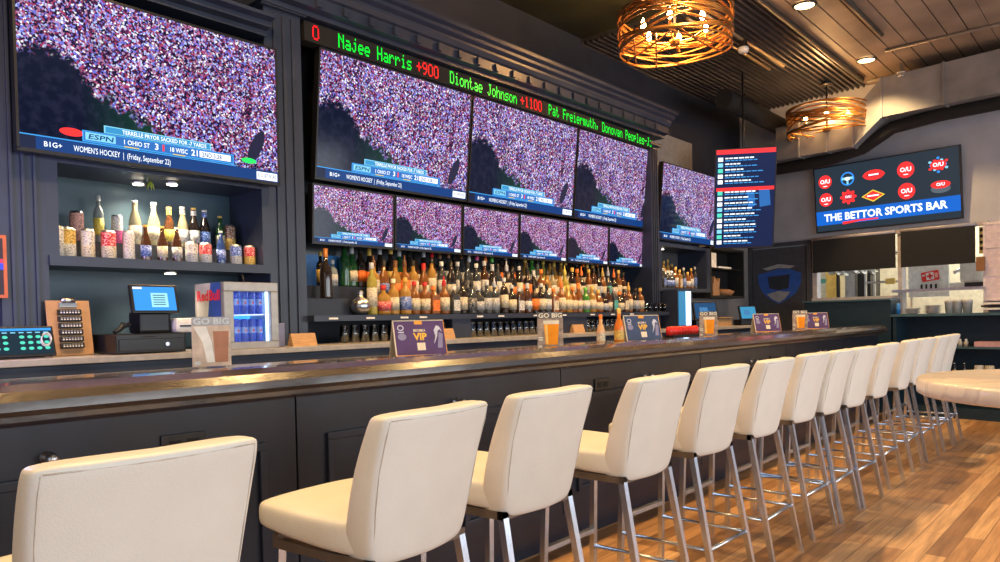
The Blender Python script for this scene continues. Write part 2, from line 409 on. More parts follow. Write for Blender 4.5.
# sloping transition piece
A = [(1.72, 3.20), (2.05, 3.48), (2.05, 3.93), (1.72, 3.62)]
m.prism(A, 'y', -.62, -.16)
for s in (1.05, 1.4, 1.72, 2.05, 2.7, 3.3, 4.): m.box((s - .012, -.635, (3.19 if s < 1.8 else 3.47)), (s + .012, -.15, (3.63 if s < 1.8 else 3.94)))
tag(m.build('ventilation_duct', DUCT, None, tuple(P0), EW), 'grey sheet metal duct stepping up along the end wall above the sports bar screen', 'duct')
m = MB(); m.tube([(.25, -.36, 3.15), (.7, -.42, 3.13), (1.3, -.42, 3.13), (1.75, -.42, 3.2), (2.1, -.42, 3.38), (2.6, -.42, 3.42), (4, -.42, 3.42), (8, -.42, 3.42)], .075, None, 10)
tag(m.build('insulated_pipe', BLACKM, None, tuple(P0), EW), 'black insulated pipe run bending up beneath the grey duct', 'pipe')
def conduit(y, x0, x1, z, r, mat, label, d='x'):
    mb = MB()
    if d == 'x': mb.cyl((x0, y, z), (x1, y, z), r, None, None, 10)
    else: mb.cyl((y, x0, z), (y, x1, z), r, None, None, 10)
    return tag(mb.build('conduit', mat), label, 'pipe')
conduit(2.62, -1, 9.7, 4.03, .03, pm('conduit_dark', (.07, .065, .06), .4, .4), 'dark conduit running along the ceiling between the round lamps and the pendants')
conduit(2.05, 6.6, 8.3, 4.037, .022, pm('conduit_dark', (.07, .065, .06), .4, .4), 'thin dark conduit on the ceiling right of the two round lamps')
conduit(3.28, 6.5, 8.5, 4.03, .018, pm('conduit_brass', (.45, .33, .2), .3, .8), 'bright thin conduit passing behind the nearer pendant lamp')
conduit(3.12, 6.5, 8.5, 4.03, .018, pm('conduit_brass', (.45, .33, .2), .3, .8), 'bright thin conduit holding the white ceiling sensor')
conduit(8.85, -3, 2.15, 4.043, .016, pm('conduit_grey', (.35, .33, .31), .4, .3), 'grey pipe crossing the ceiling behind the farther round lamp', 'y')
conduit(9.85, -3, 2.6, 4.04, .02, pm('conduit_grey', (.35, .33, .31), .4, .3), 'grey pipe crossing the ceiling in front of the duct', 'y')
m = MB(); m.lathe([(0, 0), (.045, 0), (.055, .03), (.05, .05), (.0, .05)], WHITE, (0, 0, -.05)); m.box((-.03, -.03, 0), (.03, .03, .10), BLACK)
tag(m.build('ceiling_sensor', WHITE, None, (7.4, 3.12, 3.95)), 'small white ceiling sensor beside the nearer pendant', 'sensor')
t = empty('fire_sprinkler', (9.3, 2.1, 3.86), 0, 'small metal sprinkler hanging below the ceiling right of the farther pendant', 'sprinkler')
MB().lathe([(0, .14), (.02, .14), (.02, .06), (.045, .05), (.05, .04), (0, .035)], CHROME).build('sprinkler_body', CHROME, t)
MB().lathe([(0, 0), (.035, .0), (.035, .008), (.006, .01), (.006, .04), (0, .04)], CHROME).build('deflector', CHROME, t)
t = empty('track_spotlight', (9.4, 3.85, 3.84), 0, 'black spotlight on a bracket near the ceiling in front of the blue lit deck', 'spotlight')
MB().box((-.28, -.02, .14), (.28, .02, .17), BLACK).build('track', BLACK, t)
MB().cyl((-.2, 0, .02), (.12, -.05, .05), .03, .055, BLACK, 12).build('lamp_head', BLACK, t)
MB().cyl((0, 0, .05), (0, 0, .14), .012, None, BLACK).build('stem', BLACK, t)
m = MB(); m.cyl((8.2, 3.7, 3.72), (10.1, 3.7, 3.72), .11, None, None, 14); tag(m.build('black_duct', BLACKM), 'round black duct near the back corner above the portrait screen', 'duct')
m = MB(); m.box((7.3, 4.28, 2.98), (8.55, 4.41, 3.36)); tag(m.build('trim_1', pm('bare_plaster', (.33, .29, .25), .8)), kind='structure')

def can(x, y, label):
    t = empty('round_ceiling_lamp', (x, y, CZ - .012), 0, label, 'ceiling lamp', 'round ceiling lamps')
    MB().lathe([(.085, .006), (.09, 0), (.105, .0), (.112, .012), (.085, .012), (.085, .006)], pm('can_trim', (.45, .32, .18), .4), seg=24).build('housing', BLACK, t)
    MB().lathe([(0, .004), (.084, .004), (.084, .010), (0, .010)], E_CAN, seg=24).build('lamp', E_CAN, t)
    return t
can(7.03, 2.38, 'glowing round ceiling lamp right of the nearer pendant, closest to the picture top')
can(9.03, 2.39, 'glowing round ceiling lamp above the farther pendant')
def spot(loc, energy, col, size, blend=.6, radius=.06, rot=(0, 0, 0)):
    l = bpy.data.lights.new('spot', 'SPOT'); l.energy = energy; l.color = col; l.spot_size = rad(size); l.spot_blend = blend; l.shadow_soft_size = radius
    o = bpy.data.objects.new('spot_lamp', l); C.objects.link(o); o.location = loc; o.rotation_euler = rot; return o
def area(loc, sx, sy, energy, col, rot):
    l = bpy.data.lights.new('area', 'AREA'); l.shape = 'RECTANGLE'; l.size = sx; l.size_y = sy; l.energy = energy; l.color = col
    o = bpy.data.objects.new('area_lamp', l); C.objects.link(o); o.location = loc; o.rotation_euler = rot; return o
def point(loc, energy, col, r=.05):
    l = bpy.data.lights.new('point', 'POINT'); l.energy = energy; l.color = col; l.shadow_soft_size = r
    o = bpy.data.objects.new('point_lamp', l); C.objects.link(o); o.location = loc; return o
WARM = (1., .62, .26); SOFTW = (1., .82, .60); DAY = (.86, .93, 1.)
for x in (7.03, 9.03): spot((x, 2.38, CZ - .12), 190, WARM, 120)
for x in (5.0, 3.0, 1.0, -1.0): spot((x, 2.38, CZ - .12), 190, WARM, 120)     # the same row of lamps goes on over the bar, outside the frame
for x in (0, 2.5, 5, 7): spot((x, -1., CZ - .12), 60, WARM, 130)

# ------------------------------------------------------------------ pendants
def pendant():
    t = empty('cage_pendant_lamp', (0, 0, 0))
    rr = random.Random(3)
    RR, HH = .455, .30
    for k in range(17):
        ph = rr.random() * 2 * PI; z0 = rr.uniform(-.10, .10); a = rr.uniform(.02, .115); r = RR * rr.uniform(.955, 1.02); ph2 = rr.random() * 6
        if k < 2: z0, a = (-.14, .14)[k], .006
        pts = []
        for j in range(48):
            q = 2 * PI * j / 48
            z = z0 + a * math.sin(q + ph) + .018 * math.sin(2 * q + ph2)
            z = max(-HH / 2, min(HH / 2, z))
            pts.append((r * math.cos(q), r * math.sin(q), z))
        MB().tube(pts, .0065, GOLD, 6, True, flat=1.5).build('hoop', GOLD, t)
    for k in range(7):   # looser strands crossing the bottom of the cage
        a0 = rr.random() * 2 * PI; da = rr.uniform(1.3, 2.6); pts = []
        p, q = Vector((RR * math.cos(a0), RR * math.sin(a0), -.13)), Vector((RR * math.cos(a0 + da), RR * math.sin(a0 + da), -.12))
        for j in range(13):
            u = j / 12; c = p.lerp(q, u); c.z -= .02 * math.sin(PI * u); pts.append(c)
        MB().tube(pts, .006, GOLD, 6, flat=1.4).build('strand', GOLD, t)
    MB().cyl((0, 0, -.10), (0, 0, .50), .010, None, BLACK).build('stem', BLACK, t)
    MB().lathe([(0, .0), (.075, .0), (.08, .02), (.02, .05), (0, .05)], BLACK, (0, 0, .44), 20).build('canopy', BLACK, t)
    MB().lathe([(0, -.12), (.04, -.11), (.045, -.07), (0, -.06)], GOLD).build('hub', GOLD, t)
    for k in range(6):
        a = 2 * PI * k / 6 + .3; x, y = .27 * math.cos(a), .27 * math.sin(a)
        MB().tube([(0, 0, -.09), (x * .6, y * .6, -.11), (x, y, -.08), (x, y, -.04)], .006, GOLD, 6).build('arm', GOLD, t)
        MB().cyl((x, y, -.05), (x, y, .0), .012, None, GOLD).build('socket', GOLD, t)
        MB().lathe([(0, 0), (.012, .005), (.022, .03), (.020, .05), (.008, .085), (0, .10)], E_WARM, (x, y, 0), 10).build('bulb', E_WARM, t)
    return t
pd = pendant(); pd.location = (9.5, 2.97, 3.56)
tag(pd, 'farther bronze cage pendant with candle bulbs, before the grey duct', 'pendant lamp', 'bronze cage pendants')
pd2 = dup(pd, (5.58, 2.93, 3.56), (0, 0, 1.1), 'nearer and larger looking bronze cage pendant cut off by the picture top')
for x, y, e_ in ((9.5, 2.97, 45), (5.58, 2.93, 110)): point((x, y, 3.60), e_, (1., .52, .18), .12)
for x, y in ((1.7, 2.9),): point((x, y, 3.60), 60, (1., .62, .28), .12)

# ------------------------------------------------------------------ bar counter
BX0, BX1 = -2.6, 9.4
bar = empty('bar_counter', (0, 0, 0), 0, 'long dark panelled bar counter with a glossy lacquered top', 'bar counter')
m = MB(); m.box((BX0, 2.42, 0), (BX1, 2.95, 1.0)); m.build('bar_body', BARF, bar)
prof = [(3.0, .995), (3.0, 1.05), (2.56, 1.05), (2.52, 1.047), (2.50, 1.055), (2.47, 1.068), (2.42, 1.072), (2.37, 1.068), (2.325, 1.05), (2.30, 1.025), (2.295, 1.0), (2.31, .985), (2.345, .98), (2.345, .965), (2.38, .95), (2.42, .94), (2.42, .995)]
MB().prism(prof, 'x', BX0, BX1 + .03, None).build('bar_top', BARTOP, bar)
MB().box((BX0, 2.40, 0), (BX1, 2.42, .16)).build('kick_board', BARM, bar)
sx = [-1.7, -.05, 1.56, 3.21, 4.86, 6.5, 8.1, 9.4]
for a, b in zip(sx, sx[1:]):
    m = MB(); m.box((a + .004, 2.395, .16), (b - .004, 2.42, .955)); m.build('front_panel', BARF, bar)
    w = (b - a)
    for u, v in ((a + .13, a + w * .47), (a + w * .53, b - .13)):
        f = MB(); z0, z1, t = .26, .80, .03
        for lo, hi in (((u, 2.378, z1 - t), (v, 2.396, z1)), ((u, 2.378, z0), (v, 2.396, z0 + t)), ((u, 2.378, z0 + t), (u + t, 2.396, z1 - t)), ((v - t, 2.378, z0 + t), (v, 2.396, z1 - t))): f.box(lo, hi, None, None, .004)
        f.build('panel_moulding', BARM, bar)
for x in (.73, 2.405, 4.1, 5.75, 7.4):
    MB().lathe([(0, 0), (.02, .0), (.02, .006), (.008, .01), (.007, .03), (.016, .036), (.019, .048), (.012, .06), (0, .063)], CHROME).build('purse_hook', CHROME, bar, (x, 2.397, .85), rot=(PI / 2, 0, 0))
for x in (1.13, 3.60, 6.2):
    m = MB(); m.box((x - .075, 2.385, .80), (x + .075, 2.396, .87), BLACK, None, .004); m.box((x - .05, 2.383, .82), (x - .01, 2.386, .85), BLACKM); m.box((x + .01, 2.383, .82), (x + .05, 2.386, .85), BLACKM)
    m.build('outlet_cover', BLACK, bar)

# ------------------------------------------------------------------ bar stools
def stool():
    t = empty('bar_stool', (0, 0, 0))
    # backrest: rings from bottom to top; each ring = 12 pts around a rounded, curved slab
    def ring(bm, hw, yo, yi, z, cv):
        P = []
        outer = [(-1, .0), (-.97, 0), (-.5, 0), (0, 0), (.5, 0), (.97, 0), (1, 0)]
        for u in (-1, -.96, -.5, 0, .5, .96, 1): P.append((u * hw, yo + cv * u * u + (0.012 if abs(u) == 1 else 0), z))
        for u in (1, .96, .5, 0, -.5, -.96, -1): P.append((u * hw, yi + cv * u * u - (0.012 if abs(u) == 1 else 0), z))
        return [bm.verts.new(p) for p in P]
    m = MB(); bm = m.bm; rings = []
    # (half width, outer y, inner y, z)
    for hw, yo, yi, z in ((.158, -.115, -.065, .612), (.174, -.132, -.045, .620), (.188, -.140, -.035, .66), (.198, -.158, -.060, .76), (.204, -.180, -.094, .86), (.206, -.211, -.138, .955), (.204, -.222, -.154, .990), (.197, -.219, -.162, 1.003)):
        rings.append(ring(bm, hw, yo, yi, z, .035))
    for a, b in zip(rings, rings[1:]):
        n = len(a)
        for k in range(n): bm.faces.new((a[k], a[(k + 1) % n], b[(k + 1) % n], b[k]))
    bm.faces.new(rings[0][::-1]); bm.faces.new(rings[-1])
    m.build('backrest', LEATHER, t, sub=2)
    # seams on the outer face of the backrest
    m = MB()
    for sx_ in (-1, 1):
        pts = [(sx_ * hw * .93, yo + .0315, z) for hw, yo, z in ((.188, -.139, .68), (.198, -.157, .76), (.204, -.178, .86), (.205, -.208, .95), (.202, -.217, .985))]
        m.tube(pts, .0014, SEAM, 5)
    m.tube([(u * .186, -.2165 + .0275 * abs(u) ** 1.8, .987) for u in (-1, -.75, -.5, -.25, 0, .25, .5, .75, 1)], .0016, SEAM, 5)
    m.build('seam', SEAM, t)
    m = MB(); bm = m.bm; rings = []
    for k, (y, hw, zb, zt) in enumerate(((-.088, .150, .640, .72), (-.080, .172, .634, .735), (-.04, .190, .634, .728), (.08, .203, .640, .728), (.27, .200, .655, .735), (.325, .194, .662, .738), (.345, .182, .672, .730))):
        P = [(-hw, y, zb + .008), (-hw * .94, y, zb), (0, y, zb), (hw * .94, y, zb), (hw, y, zb + .008), (hw, y, zt - .012), (hw * .94, y, zt), (0, y, zt + .004), (-hw * .94, y, zt), (-hw, y, zt - .012)]
        rings.append([bm.verts.new(p) for p in P])
    for a, b in zip(rings, rings[1:]):
        n = len(a)
        for k in range(n): bm.faces.new((a[k], a[(k + 1) % n], b[(k + 1) % n], b[k]))
    bm.faces.new(rings[0][::-1]); bm.faces.new(rings[-1])
    m.build('seat', LEATHER, t, sub=2)
    DK = pm('stool_frame_dark', (.22, .18, .15), .4, .6)
    m = MB()
    for lo, hi in (((-.185, -.10, .612), (.185, -.075, .637)), ((-.185, .25, .625), (.185, .275, .652)), ((-.185, -.10, .612), (-.16, .275, .637)), ((.16, -.10, .612), (.185, .275, .637))): m.box(lo, hi)
    m.build('seat_frame', DK, t)
    h = .0125
    def leg(tp, ft):
        mb = MB(); bm = mb.bm
        A = [bm.verts.new((tp[0] + dx, tp[1] + dy, tp[2])) for dx, dy in ((-h, -h), (h, -h), (h, h), (-h, h))]
        B = [bm.verts.new((ft[0] + dx * .9, ft[1] + dy * .9, ft[2])) for dx, dy in ((-h, -h), (h, -h), (h, h), (-h, h))]
        for k in range(4): bm.faces.new((A[k], A[(k + 1) % 4], B[(k + 1) % 4], B[k]))
        bm.faces.new(A); bm.faces.new(B[::-1])
        mb.build('leg', STEEL, t)
    for s in (-1, 1):
        leg((s * .172, -.085, .632), (s * .188, -.20, 0)); leg((s * .172, .262, .63), (s * .185, .285, 0))
    def lx(s, y0, z): return s * (.172 + .016 * (1 - z / .62))
    def ry(z): return -.085 - .115 * (1 - z / .615)
    z = .23
    for s in (-1, 1): MB().cyl((lx(s, 0, z), ry(z), z), (lx(s, 0, z), .278, z), .009, None, STEEL, 8).build('stretcher', STEEL, t)
    MB().cyl((-.18, ry(.23), .23), (.18, ry(.23), .23), .009, None, STEEL, 8).build('stretcher', STEEL, t)
    MB().box((-.18, .265, .29), (.18, .288, .31)).build('foot_rest', STEEL, t)
    return t
st = stool()
rights = [.785, 1.50, 2.05, 2.685, 3.275, 3.86, 4.455, 4.88, 5.315, 5.945, 6.63, 7.12, 7.70, 8.195]
ordn = ['first', 'second', 'third', 'fourth', 'fifth', 'sixth', 'seventh', 'eighth', 'ninth', 'tenth', 'eleventh', 'twelfth', 'thirteenth', 'fourteenth']
yaw = [.0, .09, .03, .02, -.02, .02, .0, .03, -.03, .0, .04, -.03, 0, .03]
for i, x in enumerate(rights):
    o = st if i == 0 else dup(st)
    o.location = (x - .20, 1.555 + (-.035, -.01, .02, -.01, .0, .0, .015, 0, -.015, 0, .01, 0, -.01, 0)[i], 0); o.rotation_euler = (0, 0, yaw[i])
    lab = 'white leather bar stool at the bar, %s counting from the near end' % ordn[i]
    if i == 0: lab = 'nearest white leather bar stool, its back filling the lower left corner'
    if i == 13: lab = 'farthest white leather bar stool in the row, beside the end cabinet'
    tag(o, lab, 'bar stool', 'white bar stools along the counter')

# ------------------------------------------------------------------ round table
t = empty('bar_height_table', (2.235, .085, 0), 0, 'round pale marble table with a thick edge at the right border', 'table')
MB().lathe([(0, 1.008), (.372, 1.008), (.382, 1.014), (.384, 1.042), (.378, 1.05), (0, 1.05)], MARBLE, seg=64).build('table_top', MARBLE, t)
MB().cyl((0, 0, .02), (0, 0, 1.008), .04, None, BLACK, 20).build('column', BLACK, t)
MB().lathe([(0, 0), (.27, 0), (.27, .015), (.05, .05), (0, .05)], BLACK, seg=32).build('base', BLACK, t)

# ------------------------------------------------------------------ back bar cabinetry
CT = 1.09
t = empty('back_counter', (0, 0, 0), 0, 'long back counter with grey top under the shelves and screens', 'counter')
MB().box((-2.9, 3.66, 1.06), (9.75, 4.18, CT), None, None, .003).build('counter_top', COUNT, t)
m = MB(); m.box((-2.9, 3.70, 0), (9.75, 4.15, 1.06)); m.box((-2.9, 3.675, .985), (9.75, 3.70, 1.055)); m.build('cabinet_front', NAVY, t)
def pilaster(x0, x1, z0, z1, y0, label, n=3):
    t = empty('pilaster', ((x0 + x1) / 2, y0, z0), 0, label, 'pilaster', 'fluted pilasters of the back bar')
    w = (x1 - x0) / 2
    MB().box((-w, 0, 0), (w, 4.41 - y0, z1 - z0)).build('shaft', NAVY, t)
    for k in range(n):
        xx = -w + (k + 1) * 2 * w / (n + 1)
        MB().box((xx - .008, -.012, .04), (xx + .008, 0, z1 - z0 - .06), None, None, .003).build('fluting', NAVY, t)
    MB().box((-w - .03, -.03, z1 - z0 - .03), (w + .03, .4, z1 - z0)).build('capital', NAVY, t)
    return t
pilaster(1.055, 1.255, CT, 3.0, 4.0, 'fluted navy pilaster at the left border beside the clipboard')
pilaster(2.455, 2.71, CT + .001, 3.17, 4.0, 'fluted navy pilaster between the large left screen and the screen wall')
pilaster(7.03, 7.19, CT + .001, 3.08, 4.0, 'narrow fluted pilaster at the far end of the screen wall')
m = MB(); m.box((-2.9, 4.1, CT), (1.05, 4.41, 3.2)); tag(m.build('wall_panel', NAVYD), kind='structure')
# cornices
def cornice(x0, x1, zb, yf, label, steps, dent=True):
    t = empty('cornice', ((x0 + x1) / 2, 4.0, zb), 0, label, 'cornice'); w = (x1 - x0) / 2
    poly = [(.41, 0)] + [(yf + a - 4.0, b) for a, b in steps] + [(.41, steps[-1][1])]
    MB().prism(poly, 'x', -w, w).build('moulding', NAVY, t)
    if dent:
        m = MB(); k = -w + .15
        while k < w - .2: m.box((k, yf - 4.0 + .045, .045), (k + .035, yf - 4.0 + .075, .10)); k += .21
        m.build('dentil_strip', NAVY, t)
    return t
cornice(2.40, 7.27, 3.15, 3.84, 'stepped dark cornice above the ticker display', [(.12, 0), (.12, .03), (.07, .04), (.07, .11), (.05, .12), (.03, .15), (.03, .17), (-.01, .185), (-.01, .21), (-.05, .22), (-.05, .25)])
cornice(1.0, 2.46, 2.95, 3.88, 'dark cornice above the large left screen', [(.1, 0), (.1, .03), (.05, .04), (.05, .07), (.0, .08), (.0, .1)], False)
# bay 1: shelf niche below the left TV
t = empty('bottle_niche', (0, 0, 0), 0, 'lit recessed shelf niche above the cash register', 'cabinet')
m = MB()
for lo, hi in (((1.255, 4.0, 1.535), (2.455, 4.40, 1.577)), ((1.255, 4.0, 2.035), (2.455, 4.40, 2.9)), ((1.255, 4.0, 1.57), (1.305, 4.40, 2.035)), ((2.41, 4.0, 1.57), (2.455, 4.40, 2.035))): m.box(lo, hi)
m.build('carcase', NAVY, t)
MB().box((1.255, 4.38, 1.10), (2.455, 4.41, 2.035)).build('back_panel', pm('niche_back_paint', (.05, .095, .13), .35, var=.15, scale=4), t)
MB().box((1.31, 4.19, 1.577), (2.405, 4.38, 1.679)).build('step', NAVYD, t)
MB().box((1.255, 3.985, 1.53), (2.455, 4.0, 1.579)).build('shelf_edge', NAVY, t)
# bay 2: stepped display
t = empty('stepped_bottle_display', (0, 0, 0), 0, 'three tier liquor display with glass storage under its ledge', 'cabinet')
MB().box((2.71, 3.93, 1.235), (7.03, 4.40, 1.273)).box((7.03, 3.93, 1.235), (7.19, 3.985, 1.273)).box((7.19, 3.93, 1.235), (7.4, 4.40, 1.273)).build('ledge', NAVY, t)
MB().box((2.71, 4.06, 1.273), (6.98, 4.40, 1.385)).build('step', NAVYD, t)
MB().box((2.71, 4.19, 1.385), (6.98, 4.40, 1.475)).build('step', NAVYD, t)
MB().box((2.71, 4.37, 1.46), (7.03, 4.41, 3.16)).build('back_panel', pm('back_mirror_paint', (.03, .035, .04), .2, var=.4, scale=2), t)
m = MB(); m.box((2.715, 4.355, 1.46), (3.3, 4.369, 1.70), pm('blue_panel', (.05, .22, .55), .4)); m.build('blue_panel', None, t)
MB().box((3.95, 3.95, CT), (4.15, 4.38, 1.235)).build('divider', NAVY, t); MB().box((5.35, 3.95, CT), (5.72, 4.38, 1.235)).build('divider', NAVY, t)
MB().box((6.72, 3.95, CT), (7.0, 4.38, 1.235)).build('divider', NAVY, t)
for i, x in enumerate((2.82, 3.12, 3.42, 3.6, 4.2, 4.45, 4.9, 5.3, 5.75, 6.1, 6.45)):
    MB().box((x, 3.9275, 1.246), (x + .07, 3.93, 1.258)).build('price_tag', PAPERW, t)
# bay 3
t = empty('bottle_niche', (0, 0, 0), 0, 'small lit liquor niche under the screen past the far pilaster', 'cabinet')
m = MB()
for lo, hi in (((7.19, 4.0, 1.50), (8.42, 4.41, 1.54)), ((7.19, 4.0, 1.99), (8.42, 4.41, 2.03)), ((7.19, 4.14, 2.03), (8.42, 4.41, 2.9)), ((7.19, 4.0, 1.54), (7.24, 4.41, 1.99)), ((8.32, 4.0, 1.54), (8.42, 4.41, 1.99))): m.box(lo, hi)
m.build('carcase', NAVY, t)
MB().box((7.19, 4.38, 1.10), (8.42, 4.41, 2.0)).build('back_panel', GREYD, t)
MB().box((7.25, 4.16, 1.54), (8.31, 4.38, 1.62)).build('step', NAVYD, t)
m = MB(); m.box((8.42, 4.30, 1.09), (10.35, 4.41, 3.0)); tag(m.build('wall_corner', pm('corner_grey_paint', (.20, .195, .20), .7, var=.12, scale=3)), kind='structure')
t = empty('open_wall_cabinet', (9.03, 4.05, 1.44), 0, 'black open wall cabinet with shelves holding a paper bag', 'cabinet')
m = MB()
for lo, hi in (((-.5, 0, 0), (.5, .25, .03)), ((-.5, 0, .6), (.5, .25, .63)), ((-.5, 0, .03), (-.47, .25, .6)), ((.47, 0, .03), (.5, .25, .6)), ((-.47, .22, .03), (.47, .25, .6))): m.box(lo, hi)
m.build('carcase', BLACKM, t); MB().box((-.47, .01, .36), (.47, .22, .375)).build('shelf', BLACK, t)

# ------------------------------------------------------------------ televisions
def tv_base(W, H, screen, name='television', uvflat=False):
    t = empty(name, (0, 0, 0)); b = .012
    m = MB(); m.box((-W / 2, .004, -H / 2), (W / 2, .05, H / 2), BLACK, None, .004); m.box((-W * .3, .05, -H * .3), (W * .3, .075, H * .3), BLACKM)
    for lo, hi in (((-W / 2, -.004, -H / 2), (W / 2, .004, -H / 2 + b * 1.4)), ((-W / 2, -.004, H / 2 - b), (W / 2, .004, H / 2)), ((-W / 2, -.004, -H / 2 + b), (-W / 2 + b, .004, H / 2 - b)), ((W / 2 - b, -.004, -H / 2 + b), (W / 2, .004, H / 2 - b))): m.box(lo, hi, BLACK)
    m.build('bezel', BLACK, t)
    w, h = W / 2 - b, H / 2 - b
    s = MB().quad([(-w, .002, -h - 0), (w, .002, -h), (w, .002, h), (-w, .002, h)], screen, True).build('screen', None, t)
    return t, w, h
def broadcast_tv(W, H, screen, full=True):
    t, w, h = tv_base(W, H, screen)
    X = lambda u: -w + 2 * w * u
    Z = lambda v: -h + 2 * h * v
    m = MB()
    m.rect(X(0), X(1), Z(.0), Z(.085), -.0005, E_BLUE); m.rect(X(0), X(.8), Z(.085), Z(.092), -.0006, E_BLUE2)
    m.rect(X(.895), X(.995), Z(.015), Z(.072), -.001, E_WH)
    m.rect(X(0), X(.05), Z(0), Z(.085), -.0008, E_DK)
    m.text('WOMEN\'S HOCKEY  |  (Friday, September 22)', .036 * 2 * h, E_WH, X(.17), -.0015, Z(.026), 'L', 0, fit=(X(.52) - X(.17)))
    m.text('B1G+', .03 * 2 * h, E_WH, X(.075), -.0015, Z(.03), bold=.01)
    m.text('B1G NETWORK', .03 * 2 * h, E_BLUE, X(.902), -.002, Z(.03), 'L', .01, fit=X(.99) - X(.902))
    m.build('news_ticker', None, t)
    m = MB()
    m.rect(X(.20), X(.79), Z(.095), Z(.165), -.001, E_BLUE2); m.rect(X(.205), X(.785), Z(.103), Z(.158), -.0015, em('c1', (.03, .16, .5), 1))
    m.rect(X(.275), X(.69), Z(.168), Z(.215), -.001, E_CY); m.rect(X(.28), X(.685), Z(.172), Z(.209), -.0015, em('c2', (.04, .3, .6), 1))
    m.text('TERRELLE PRYOR SACKED FOR -7 YARDS', .026 * 2 * h, E_WH, X(.34), -.002, Z(.178), 'L', .01, fit=X(.67) - X(.34))
    m.rect(X(.21), X(.315), Z(.108), Z(.155), -.002, E_CY); m.text('ESPN', .03 * 2 * h, E_BLUE, X(.22), -.003, Z(.116), 'L', .02, fit=X(.305) - X(.22), slant=.2)
    m.text('1 OHIO ST', .03 * 2 * h, E_WH, X(.345), -.003, Z(.116), 'L', .01, fit=X(.44) - X(.345)); m.text('3', .04 * 2 * h, E_WH, X(.46), -.003, Z(.113), bold=.02)
    m.text('18 WISC', .03 * 2 * h, E_WH, X(.52), -.003, Z(.116), 'L', .01, fit=X(.59) - X(.52)); m.text('21', .04 * 2 * h, E_WH, X(.605), -.003, Z(.113), bold=.02)
    m.rect(X(.64), X(.775), Z(.11), Z(.153), -.002, E_WH); m.text('2ND 3:28', .03 * 2 * h, E_BLUE, X(.65), -.003, Z(.116), 'L', .02, fit=X(.735) - X(.65))
    m.rect(X(.49), X(.497), Z(.11), Z(.153), -.002, E_RED); m.rect(X(.345), X(.40), Z(.098), Z(.104), -.002, E_YEL); m.rect(X(.53), X(.58), Z(.098), Z(.104), -.002, E_YEL)
    m.build('score_banner', None, t)
    if full:
        MB().disc(X(.165), Z(.14), .08 * w, .05 * h, -.0005, E_RED).build('red_blur', None, t); MB().disc(X(.86), Z(.14), .07 * w, .04 * h, -.0015, E_GR).build('green_blur', None, t)
    return t
tv = broadcast_tv(1.37, .815, SCREEN); tv.location = (1.795, 3.91, 2.455)
tag(tv, 'largest looking television at the upper left, showing a stadium crowd', 'television', 'televisions behind the bar')
big = broadcast_tv(1.435, .845, SCREEN, False); big.location = (3.585, 4.07, 2.59); big.rotation_euler = (rad(6), 0, 0)
tag(big, 'large crowd television in the upper row, directly right of the wide pilaster', 'television', 'televisions behind the bar')
dup(big, (5.03, 4.07, 2.59), None, 'large crowd television in the middle of the upper row of three')
tv3 = dup(big, (6.475, 4.07, 2.59), None, 'large crowd television at the far end of the upper row of three')
sm = broadcast_tv(.697, .395, SCREEN2, False)
lab6 = ['small television lowest row, nearest, over the almost empty shelf', 'small television lowest row, second from the wide pilaster', 'small television lowest row, third, beneath the middle large screen',
        'small television lowest row, fourth, beneath the middle large screen', 'small television lowest row, fifth from the wide pilaster', 'small television lowest row, farthest, beside the narrow pilaster']
for i in range(6):
    o = sm if i == 0 else dup(sm)
    o.location = (3.195 + .7065 * i, 4.12, 1.945); o.rotation_euler = (rad(3), 0, 0)
    tag(o, lab6[i], 'television', 'small televisions over the bottles')
tv4 = dup(big, (7.99, 4.02, 2.49), (rad(5), 0, 0), 'crowd television past the narrow pilaster, partly behind the portrait screen')
# reflections of the other display's badges are on screen 3 and 4: real reflections come from the glossy glass
# portrait betting screen in the corner
NB = em('board_navy', (.004, .013, .060), 1.1)
t, w, h = tv_base(.68, 1.16, NB, 'portrait_television')
m = MB(); rr = random.Random(5)
m.rect(-w, w, h - .05, h, -.001, E_RED); m.text('ODDS BOARD', .001, E_WH, 0, -.002, 0) if False else None
m.rect(-w * .98, w * .98, h - .47, h - .43, -.001, E_RED)
z = h - .11
k = 0
while z > -h + .05:
    if abs(z - (h - .45)) > .035:
        m.rect(-w + .02, -w + .075, z - .02, z + .025, -.001, [E_WH, E_CY, E_TEAL, E_WH][k % 4])
        x = -w + .1
        for q in range(rr.randint(4, 6)):
            l = rr.uniform(.025, .06); m.rect(x, x + l, z + .006, z + .020, -.001, E_WH); x += l + .01
        x = -w + .1
        for q in range(rr.randint(6, 8)):
            l = rr.uniform(.03, .06); m.rect(x, x + l, z - .018, z - .008, -.001, E_BLUE2); x += l + .01
    z -= .064; k += 1
m.rect(-w, w, h - .045, h - .01, -.0015, em('board_red', (.8, .04, .05), 1)); m.build('betting_list', None, t)
m = MB(); bl = em('board_ghost_blue', (.03, .18, .55), .8)
m.poly([(.02, .10), (.10, .13), (.12, -.08), (.04, -.12)], -.0008, bl); m.poly([(.15, .14), (.27, .12), (.29, -.08), (.17, -.10)], -.0008, bl); m.build('ghost_graphic', None, t)
t.location = (8.40, 3.55, 2.57); t.rotation_euler = (rad(15), 0, rad(-58))
bpy.context.view_layer.update()
q_ = (Matrix.Translation((8.40, 3.55, 2.57)) @ Matrix.Rotation(rad(-58), 4, 'Z') @ Matrix.Rotation(rad(15), 4, 'X'))
MB().cyl((0, .07, .1), q_.inverted() @ ((q_ @ Vector((0, .07, .1))) + Vector((0, 0, 4.075 - (q_ @ Vector((0, .07, .1))).z))), .012, None, BLACK).build('ceiling_pole', BLACK, t)
tag(t, 'portrait television with a list of bets hung in the back corner', 'television')
